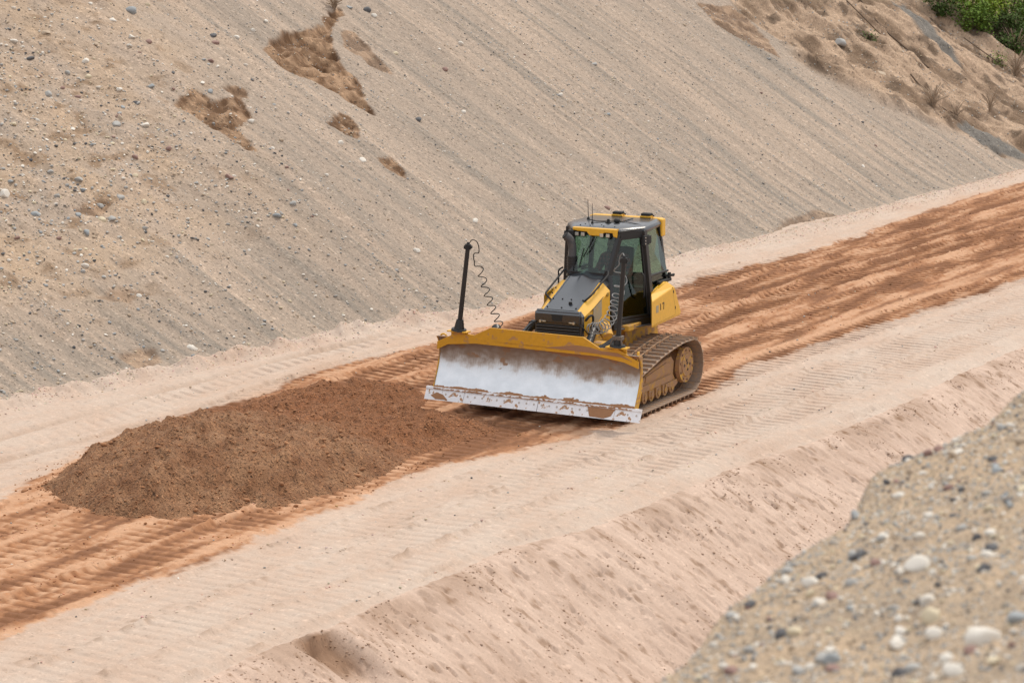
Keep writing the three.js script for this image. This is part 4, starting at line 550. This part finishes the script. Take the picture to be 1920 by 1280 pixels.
part('roof_dome', [new THREE.SphereGeometry(0.055, 18, 10).scale(1, 0.75, 1).translate(0.14, 2.9, -0.98)], rubber, cab); part('roof_cable', [tube([[-0.47, 2.87, -1.15], [-0.2, 2.875, -1.0], [0.1, 2.88, -1.1], [0.4, 2.875, -1.0], [0.6, 2.86, -0.95]], 0.006, 6), tube([[-0.22, 2.86, -0.8], [-0.1, 2.87, -0.95], [0.14, 2.875, -1.0], [0.2, 2.88, -1.5]], 0.006, 6)], rubber, cab);
for (const [x, z] of [[-0.33, -0.55], [-0.15, -0.55], [0.1, -0.55], [0.3, -0.55], [-0.3, -0.68], [0.0, -0.68]]) part('roof_bolt', [cyl([x, 2.845, z], [x, 2.865, z], 0.012, 0.01, 6)], rubber, cab);
part('windshield', [slab([Lm(K.A1, -1), K.A1, K.A0, Lm(K.A0, -1)], 0.008)], glass, cab); part('rear_window', [slab([K.C2, Lm(K.C2, -1), Lm(K.C0, -1), K.C0], 0.008)], glass, cab); part('rear_panel', [slab([K.C1, Lm(K.C1, -1), Lm(K.C2, -1), K.C2], 0.03)], black, cab);
for (const s of [1, -1]) {
  const ring = [K.F, K.B1, K.B0, K.A0, K.A1].map(p => Lm(p, s)), c = ring.reduce((a, p) => a.map((v, i) => v + p[i] / 5), [0, 0, 0]), inn = ring.map(p => mid(p, c, 0.1));
  const door = part('door', inn.map((p, i) => bar(p, inn[(i + 1) % 5], 0.075, 0.05, [s, 0, 0.4])), black, cab); part('door_glass', [slab(s > 0 ? inn : [...inn].reverse(), 0.006)], glass, cab);
  part('door_handle', [bent([[s * 0.72, 2.1, -0.7], [s * 0.79, 2.06, -0.66], [s * 0.79, 1.72, -0.66], [s * 0.76, 1.68, -0.7]], 0.014)], rubber, cab);
  for (const [y, x, z] of [[2.62, 0.72, -0.87], [1.42, 0.83, -0.95]]) { part('hinge', [box(s * x, y, z, 0.05, 0.17, 0.2, 0.01), box(s * (x + 0.01), y, z - 0.1, 0.04, 0.13, 0.14, 0.01)], rubber, cab); for (let k = -1; k < 2; k++) part('hinge_bolt', [cyl([s * (x + 0.02), y + k * 0.05, z + 0.07], [s * (x + 0.035), y + k * 0.05, z + 0.07], 0.013, 0.013, 8)], chrome, cab); }
  part('side_glass', [slab(s > 0 ? [mid(K.B1, K.B2, 1.0), mid(K.C1, K.C2, 1), K.C0, K.B0] : [K.B0, K.C0, mid(K.C1, K.C2, 1), mid(K.B1, K.B2, 1)].map(p => Lm(p, -1)), 0.006), slab([mid(K.B1, K.B2, 0.75), mid(K.C1, K.C2, 0.75), mid(K.C1, K.C2, 1.0), mid(K.B1, K.B2, 1.0)].map(p => Lm(p, s)), 0.006)], glass, cab);
  part('cab_side_panel', [slab([K.B1, K.C1, mid(K.C1, K.C2, 0.75), mid(K.B1, K.B2, 0.75)].map(p => Lm(p, s)), 0.03)], black, cab);
  part('sill_step', [bar([s * 0.57, 1.24, 0.02], [s * 0.82, 1.22, -0.9], 0.12, 0.02)], stackGrey, cab);
}
part('mirror', [box(0.36, 2.29, -0.34, 0.07, 0.2, 0.04, 0.02, [0, 0.3, 0])], rubber, cab); part('mirror', [box(-0.42, 2.74, -0.38, 0.1, 0.09, 0.06, 0.015)], rubber, cab);
part('wiper', [tube([[-0.02, 2.7, -0.42], [-0.1, 2.5, -0.36], [-0.16, 2.36, -0.3]], 0.008, 6), bar([-0.17, 2.5, -0.35], [-0.2, 2.2, -0.24], 0.014, 0.02), tube([[0.04, 2.7, -0.42], [-0.03, 2.52, -0.36], [-0.1, 2.4, -0.31]], 0.007, 6)], rubber, cab);
part('dashboard', [prismX([[-0.3, 1.3], [-0.28, 2.0], [-0.42, 2.02], [-0.55, 1.85], [-0.5, 1.3]], -0.3, 0.3, 0.02)], seatCloth, cab); part('monitor', [box(-0.05, 2.1, -0.42, 0.2, 0.14, 0.03, 0.01)], rubber, cab);
const seat = part('seat', [box(0, 1.72, -1.12, 0.5, 0.14, 0.5, 0.05), box(0, 1.55, -1.12, 0.4, 0.3, 0.4, 0.02), box(0, 2.08, -1.4, 0.48, 0.66, 0.14, 0.06, [-0.12, 0, 0])], seatCloth, cab);
for (const s of [1, -1]) { part('armrest', [box(s * 0.34, 1.9, -1.05, 0.12, 0.07, 0.4, 0.03)], seatCloth, cab); part('control_lever', [cyl([s * 0.34, 1.92, -0.82], [s * 0.34, 2.04, -0.8], 0.014), new THREE.SphereGeometry(0.032, 12, 8).scale(1, 1.4, 1).translate(s * 0.34, 2.07, -0.8)], rubber, cab); }
// ---- side tanks
for (const s of [1, -1]) {
  const x0 = s > 0 ? 0.79 : -0.99, x1 = s > 0 ? 0.99 : -0.79;
  const tsec = (zb, zt, yb, yt, g = 0) => [[0.79, yb, zb - g], [0.985, yb, zb - 0.03 * g], [0.995, yb + 0.03, zb], [0.995, yt - 0.1, (zb + 3 * zt) / 4], [0.985, yt - 0.085, (zb + 4 * zt) / 5 - 0.03 * g], [0.9, yt, zt - 0.4 * g], [0.79, yt, zt - g]].map(p => Lm(p, s)), ts = [tsec(-0.52, -0.52, 1.23, 1.72, 0.42), tsec(-0.54, -0.54, 1.215, 1.745, 0.42), tsec(-1.69, -1.35, 1.26, 1.87), tsec(-1.71, -1.37, 1.28, 1.85)];
  const tank = part('side_tank', [loft(s > 0 ? ts : ts.map(q => [...q].reverse()))], yellow);
  part('tank_seam', [bar([s * 0.992, 1.31, -1.5], [s * 0.992, 1.78, -1.36], 0.006, 0.012), bar([s * 0.992, 1.3, -1.5], [s * 0.992, 1.255, -0.62], 0.006, 0.01)], rubber, tank);
  for (const [y, z] of [[1.7, -1.4], [1.42, -1.48]]) part('tank_latch', [box(s * 0.993, y, z, 0.012, 0.05, 0.03, 0.004)], rubber, tank);
  if (s > 0) { part('faded_patch', [box(0.996, 1.5, -0.74, 0.004, 0.12, 0.1, 0.001)], mesh01, tank); part('tank_marking', [box(0.997, 1.52, -0.87, 0.005, 0.11, 0.022, 0.001, [0.12, 0, 0])], rust, tank); part('tank_marking', [bar([0.997, 1.565, -0.95], [0.997, 1.572, -1.01], 0.005, 0.022), bar([0.997, 1.572, -1.01], [0.997, 1.46, -0.995], 0.005, 0.02)], rust, tank); }
  part('grab_bracket', [box(s * 0.8, 1.86, -1.45, 0.06, 0.05, 0.5, 0.01), cyl([s * 0.8, 1.88, -1.66], [s * 0.8, 1.98, -1.66], 0.03), cyl([s * 0.86, 1.93, -1.72], [s * 0.74, 1.93, -1.6], 0.022), cyl([s * 0.8, 1.92, -1.62], [s * 0.8, 1.92, -1.85], 0.02)], rubber, tank);
}
// ---- blade
const PR = [[-0.085, 0.17], [-0.135, 0.28], [-0.215, 0.45], [-0.272, 0.6], [-0.298, 0.72], [-0.298, 0.81], [-0.28, 0.9], [-0.245, 0.97], [-0.2, 1.02]];
const blade = new THREE.Group(); blade.name = 'blade'; blade.position.set(0, 0.19, 2.0); blade.rotation.z = -0.016; dozer.add(blade);
{
  const fine = new THREE.CatmullRomCurve3(PR.map(([z, y]) => new THREE.Vector3(z, y, 0))).getPoints(30).map(p => [p.x, p.y]);
  const back = fine.map(([z, y]) => [z - 0.035, y + 0.005]).reverse();
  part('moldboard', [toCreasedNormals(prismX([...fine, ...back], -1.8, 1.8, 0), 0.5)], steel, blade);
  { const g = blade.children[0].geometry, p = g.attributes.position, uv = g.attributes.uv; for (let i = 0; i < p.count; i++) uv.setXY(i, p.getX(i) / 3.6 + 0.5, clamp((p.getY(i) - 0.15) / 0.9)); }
  // clay stuck along the upper curve and above the cutting edge: thin ragged crusts with their own thickness
  const crust = (name, u0, u1, k, th, seed) => {
    const nx = 300, ny = 22, P = [], I = [], at = v => { const f = clamp(v) * (fine.length - 1), i = Math.min(fine.length - 2, Math.floor(f)), t = f - i; return [fine[i][0] + (fine[i + 1][0] - fine[i][0]) * t, fine[i][1] + (fine[i + 1][1] - fine[i][1]) * t]; };
    for (let i = 0; i <= nx; i++) for (let j = 0; j <= ny; j++) { const x = -1.79 + 3.58 * i / nx, v = u0 + (u1 - u0) * j / ny, [z, y] = at(v), m = k(x, j / ny) + 0.32 * fbm(x * 3 + seed, v * 7, 4) + 0.15 * nz(x * 22, v * 40 + seed); const h = th * clamp(m * 3, -0.4, 1) * (1 + 0.5 * nz(x * 16, v * 30)); P.push(x, y, z + h); }
    for (let i = 0; i < nx; i++) for (let j = 0; j < ny; j++) { const a = i * (ny + 1) + j, b = a + ny + 1; I.push(a, b, a + 1, a + 1, b, b + 1); }
    const g = new THREE.BufferGeometry(); g.setAttribute('position', new THREE.Float32BufferAttribute(P, 3)); g.setIndex(I); g.computeVertexNormals(); const o = lit(new THREE.Mesh(boxUV(g), clay)); o.geometry.computeVertexNormals(); o.name = name; blade.add(o);
  };
  crust('clay_crust', 0.66, 1.0, (x, v) => -0.42 + 0.62 * v + 0.28 * smooth(-0.9, 0.9, x) - 0.25 * smooth(-0.8, -1.5, x), 0.012, 3);
  crust('clay_ridge', 0.0, 0.12, (x, v) => 0.42 - 0.75 * v, 0.03, 9);
  const yt = x => { const a = Math.abs(x); return a > 1.43 ? 1.11 - (a - 1.43) * 0.5 : a > 1.12 ? 1.09 + (a - 1.12) * 0.06 : a > 0.83 ? 1.23 - (a - 0.83) * 0.483 : 1.23; };
  const outl = [[-1.8, 1.0], [-1.8, 0.93], [-1.43, 1.11], [-1.12, 1.09], [-0.83, 1.24], [0.83, 1.24], [1.12, 1.09], [1.43, 1.11], [1.8, 0.93], [1.8, 0.82], [1.55, 0.9], [1.1, 0.955], [-1.1, 0.955], [-1.6, 0.9], [-1.8, 0.8]].filter((_, i) => i !== 0);
  part('top_guard', [prismZ(outl, -0.225, -0.195, 0.004)], pm({ map: muddy([0.62, 0.31, 0.015], [0.42, 0.22, 0.09], 0.12, 0.5, 41), roughness: 0.55, clearcoat: 0.2 }), blade);
  part('guard_mud', [prismZ([[0.15, 1.012], [0.4, 1.05], [0.7, 1.1], [0.95, 1.09], [1.15, 1.05], [1.45, 1.04], [1.7, 0.93], [1.5, 0.98], [1.0, 1.0]], -0.198, -0.188, 0.002)], clay, blade);
  const cut = [[-1.93, -1.62], [-1.62, -1.22], [-1.217, 0.115], [0.12, 1.47], [1.473, 1.93]];
  cut.forEach(([a, b], i) => { const e = part('cutting_edge', [prismX([[0.004, 0], [-0.012, 0], [-0.112, 0.2], [-0.095, 0.205]], a + 0.002, b - 0.002, 0.002), prismX([[-0.075, 0.155], [-0.095, 0.2], [-0.07, 0.2], [-0.058, 0.165]], a + 0.004, b - 0.004, 0.001)], edgeSteel, blade); const n = Math.round((b - a) / 0.14); for (let k = 0; k < n; k++) { const x = a + (k + 0.5) * (b - a) / n; part('edge_bolt', [cyl([x, 0.1, -0.048], [x, 0.104, -0.041], 0.02, 0.016, 10)], boltSteel, blade); } });
  part('edge_clay', [prismZ([[0.98, 0.2], [1.05, 0.02], [1.3, 0.01], [1.42, 0.06], [1.45, 0.13], [1.5, 0.2], [1.25, 0.23]], 0, 0.014, 0.005).rotateX(-0.47).translate(0, 0.0, 0.002)], clay, blade);
  part('edge_clay', [prismZ([[-1.82, 0.07], [-1.72, 0.015], [-1.5, 0.02], [-1.6, 0.1], [-1.72, 0.13]], 0, 0.012, 0.004).rotateX(-0.47).translate(0, 0, 0.002)], clay, blade);
  for (const s of [1, -1]) part('side_plate', [prismX([...fine.map(([z, y]) => [z + 0.012, y]), [-0.33, 1.0], [-0.36, 0.5], [-0.2, 0.17]], s > 0 ? 1.795 : -1.815, s > 0 ? 1.815 : -1.795, 0.003)], yellowDirty, blade);
  part('blade_back', [box(0, 0.6, -0.45, 2.4, 0.5, 0.14, 0.03), box(0, 0.9, -0.4, 3.4, 0.1, 0.1, 0.02), ...[-1.4, -0.7, 0.7, 1.4].map(x => box(x, 0.6, -0.42, 0.04, 0.7, 0.14, 0.01))], yellowDirty, blade);
  part('lifting_eye', [new THREE.TorusGeometry(0.06, 0.016, 8, 20).translate(-1.72, 0.99, -0.27)], yellow, blade); part('lifting_eye', [box(1.76, 0.98, -0.28, 0.025, 0.2, 0.07, 0.012)], yellow, blade);
  for (const s of [1, -1]) {
    const b = [s * 1.42, 1.12, -0.23], lean = s > 0 ? 0.06 : 0.11, P = (h, dx = 0, dz = 0) => [b[0] + h * lean + dx, b[1] + h, b[2] + dz];
    part('mast_foot', [box(b[0], b[1] + 0.005, b[2], 0.36, 0.022, 0.16, 0.006), box(b[0], b[1] - 0.08, b[2] - 0.03, 0.3, 0.16, 0.03, 0.005)], yellow, blade);
    part('mast', [cyl(P(0.015), P(0.05), 0.13, 0.12, 20), cyl(P(0.05), P(0.2), s < 0 ? 0.085 : 0.07, s < 0 ? 0.058 : 0.055, 16), cyl(P(0.2), P(1.36), 0.04, 0.036, 16)], black, blade);
    part('mast_head', [cyl(P(1.36), P(1.44), 0.052, 0.052, 14), cyl(P(1.44), P(1.475), 0.03, 0.02, 10), box(...P(1.4, 0.05), 0.05, 0.05, 0.05), box(...P(1.39, -0.05), 0.04, 0.06, 0.04)], rubber, blade);
    if (s > 0) part('mast_clamp', [box(...P(0.16), 0.16, 0.07, 0.12, 0.01), bent([P(0.16, -0.06, 0.05), P(0.06, -0.1, 0.06), P(-0.02, -0.08, 0.06)], 0.012), bent([P(0.16, 0.07, 0.05), P(0.05, 0.1, 0.06)], 0.012)], pm({ color: new THREE.Color().setRGB(0.16, 0.13, 0.11), roughness: 0.6, metalness: 0.4 }), blade);
  }
}
// coiled cables from the mast heads
function coil(path, turns, r, wire, a, b, seg = 700, bias = 1.2) {
  const c = new THREE.CatmullRomCurve3(path.map(V3)), P = [], up = new THREE.Vector3(0.3, 0.2, 1).normalize();
  for (let i = 0; i <= seg; i++) { const t = i / seg, p = c.getPointAt(t), d = c.getTangentAt(t), u = d.clone().cross(up).normalize(), v = d.clone().cross(u), k = smooth(a - 0.03, a + 0.03, t) * smooth(b + 0.02, b - 0.02, t), f = clamp((t - a) / (b - a)) ** bias * turns * 6.283; P.push(p.addScaledVector(u, Math.cos(f) * r * k).addScaledVector(v, Math.sin(f) * r * k)); }
  return new THREE.TubeGeometry(new THREE.CatmullRomCurve3(P), seg, wire, 6);
}
part('coiled_cable', [coil([[-1.25, 2.72, 1.74], [-1.2, 2.83, 1.68], [-1.13, 2.8, 1.64], [-1.12, 2.62, 1.6], [-1.2, 2.6, 1.6], [-1.22, 2.5, 1.58], [-1.14, 2.36, 1.55], [-1.07, 2.05, 1.48], [-0.98, 1.75, 1.44], [-0.88, 1.5, 1.4], [-0.82, 1.32, 1.36]], 7, 0.06, 0.0085, 0.36, 0.97)], rubber);
part('coiled_cable', [coil([[1.52, 2.7, 1.7], [1.46, 2.77, 1.62], [1.39, 2.72, 1.58], [1.36, 2.5, 1.55], [1.35, 2.32, 1.45], [1.29, 2.15, 1.4], [1.2, 1.95, 1.3], [1.08, 1.72, 1.2], [0.9, 1.5, 1.1], [0.7, 1.42, 1.0], [0.52, 1.42, 0.93]], 13, 0.09, 0.0085, 0.2, 0.985, 900, 1.75)], pm({ color: new THREE.Color().setRGB(0.2, 0.2, 0.2), roughness: 0.5 }));
part('nose_hose', [tube([[-0.38, 1.46, 1.0], [-0.48, 1.4, 1.0], [-0.58, 1.25, 1.05], [-0.6, 1.05, 1.1]], 0.012), tube([[0.38, 1.47, 1.0], [0.46, 1.4, 0.98], [0.5, 1.3, 0.9]], 0.01)], rubber);
// ---------------------------------------------------------------- operator
function body(bones, res, pad, colour) {                // tapered capsules joined smoothly and meshed
  const lo = [1e9, 1e9, 1e9], hi = [-1e9, -1e9, -1e9]; for (const [a, b, r, q] of bones) for (const [p, w] of [[a, r], [b, q]]) for (let i = 0; i < 3; i++) { lo[i] = Math.min(lo[i], p[i] - w - pad); hi[i] = Math.max(hi[i], p[i] + w + pad); }
  const cen = lo.map((v, i) => (v + hi[i]) / 2), half = Math.max(...lo.map((v, i) => (hi[i] - v) / 2)), mc = new MarchingCubes(res, new THREE.MeshBasicMaterial(), false, false, 120000); mc.isolation = 0;
  const k = half * 0.045; for (let z = 0; z < res; z++) for (let y = 0; y < res; y++) for (let x = 0; x < res; x++) {
    const P = [x, y, z].map((v, i) => cen[i] + (v - res / 2) / (res / 2) * half); let m = 1e9;
    for (const [a, b, r, q] of bones) { const ab = [b[0] - a[0], b[1] - a[1], b[2] - a[2]], ap = [P[0] - a[0], P[1] - a[1], P[2] - a[2]], t = clamp((ab[0] * ap[0] + ab[1] * ap[1] + ab[2] * ap[2]) / (ab[0] ** 2 + ab[1] ** 2 + ab[2] ** 2 + 1e-9)), d = Math.hypot(ap[0] - ab[0] * t, ap[1] - ab[1] * t, ap[2] - ab[2] * t) - (r + (q - r) * t); const h = clamp(0.5 + 0.5 * (m - d) / k); m = m > 1e8 ? d : m + (d - m) * h - k * h * (1 - h); }
    mc.field[x + y * res + z * res * res] = -m;
  }
  mc.update(); const n = mc.count, g = new THREE.BufferGeometry(), pos = mc.positionArray.slice(0, n * 3), col = new Float32Array(n * 3);
  for (let i = 0; i < n; i++) { for (let j = 0; j < 3; j++) pos[i * 3 + j] = cen[j] + pos[i * 3 + j] * half; const c = colour(pos[i * 3], pos[i * 3 + 1], pos[i * 3 + 2]); col.set(c, i * 3); }
  g.setAttribute('position', new THREE.BufferAttribute(pos, 3)); g.setAttribute('color', new THREE.BufferAttribute(col, 3)); g.computeVertexNormals(); return mergeVertices(g.deleteAttribute('normal'), 1e-4);
}
{
  const skin = [0.42, 0.26, 0.19], plaid = (x, y, z) => { const a = Math.floor((x + z * 0.6 + 5) / 0.035) % 2, b = Math.floor((y + 5) / 0.04) % 2; return a && b ? [0.03, 0.02, 0.025] : a || b ? [0.2, 0.02, 0.025] : [0.36, 0.04, 0.04]; };
  const fig = new THREE.Group(); fig.position.copy(dozer.position); fig.rotation.y = dozer.rotation.y;
  const g = body([[[0, 1.88, -1.15], [0, 2.1, -1.2], 0.15, 0.17], [[-0.12, 2.25, -1.22], [0.12, 2.25, -1.22], 0.1, 0.1], [[0, 2.28, -1.21], [0, 2.4, -1.17], 0.06, 0.055],
    [[0, 2.45, -1.14], [0, 2.53, -1.16], 0.085, 0.095], [[0, 2.41, -1.09], [0, 2.44, -1.06], 0.05, 0.045], [[0, 2.47, -1.05], [0, 2.45, -1.03], 0.018, 0.022], [[-0.09, 2.48, -1.14], [-0.098, 2.45, -1.14], 0.022, 0.016], [[0.09, 2.48, -1.14], [0.098, 2.45, -1.14], 0.022, 0.016],
    ...[1, -1].flatMap(s => [[[s * 0.2, 2.24, -1.21], [s * 0.3, 2.0, -1.15], 0.07, 0.055], [[s * 0.3, 2.0, -1.15], [s * 0.34, 2.02, -0.92], 0.052, 0.038], [[s * 0.09, 1.87, -1.1], [s * 0.14, 1.9, -0.72], 0.1, 0.075], [[s * 0.14, 1.9, -0.72], [s * 0.13, 1.42, -0.6], 0.068, 0.048], [[s * 0.13, 1.36, -0.62], [s * 0.14, 1.34, -0.42], 0.05, 0.04]])], 84, 0.04, (x, y, z) => y > 2.36 ? (y > 2.54 || (y > 2.47 && z < -1.16) ? [0.05, 0.04, 0.03] : skin) : y > 1.9 && z < -0.86 && !(Math.abs(x) < 0.2 && z > -0.98) ? plaid(x, y, z) : [0.04, 0.045, 0.06]);
  const hands = [1, -1].map(s => { const b = [[[s * 0.34, 2.03, -0.91], [s * 0.34, 2.05, -0.85], 0.032, 0.034]]; for (let k = 0; k < 4; k++) { const x = s * (0.34 + (k - 1.5) * 0.021), L = [0.06, 0.068, 0.063, 0.05][k]; b.push([[x, 2.06, -0.83], [x, 2.075, -0.83 + L * 0.6], 0.01, 0.009], [[x, 2.075, -0.83 + L * 0.6], [x, 2.05, -0.83 + L * 0.9], 0.009, 0.008]); } b.push([[s * 0.31, 2.04, -0.88], [s * 0.295, 2.06, -0.83], 0.012, 0.01], [[s * 0.295, 2.06, -0.83], [s * 0.3, 2.06, -0.8], 0.01, 0.009]); return body(b, 56, 0.012, () => skin); });
  const o = lit(new THREE.Mesh(mergeGeometries([g, ...hands]), new THREE.MeshStandardMaterial({ vertexColors: true, roughness: 0.9 }))); o.name = 'body'; fig.add(o);
  const eye = new THREE.MeshStandardMaterial({ color: 0x14100e, roughness: 0.3 }); for (const s of [1, -1]) { const e = new THREE.Mesh(new THREE.SphereGeometry(0.011, 10, 8), eye); e.position.set(s * 0.034, 2.475, -1.058); e.name = 'eye'; fig.add(e); }
  tag(fig, 'person in a red plaid shirt seated in the bulldozer cab with hands on the levers', 'person'); top(fig, 'person');
}
renderer.render(scene, camera);
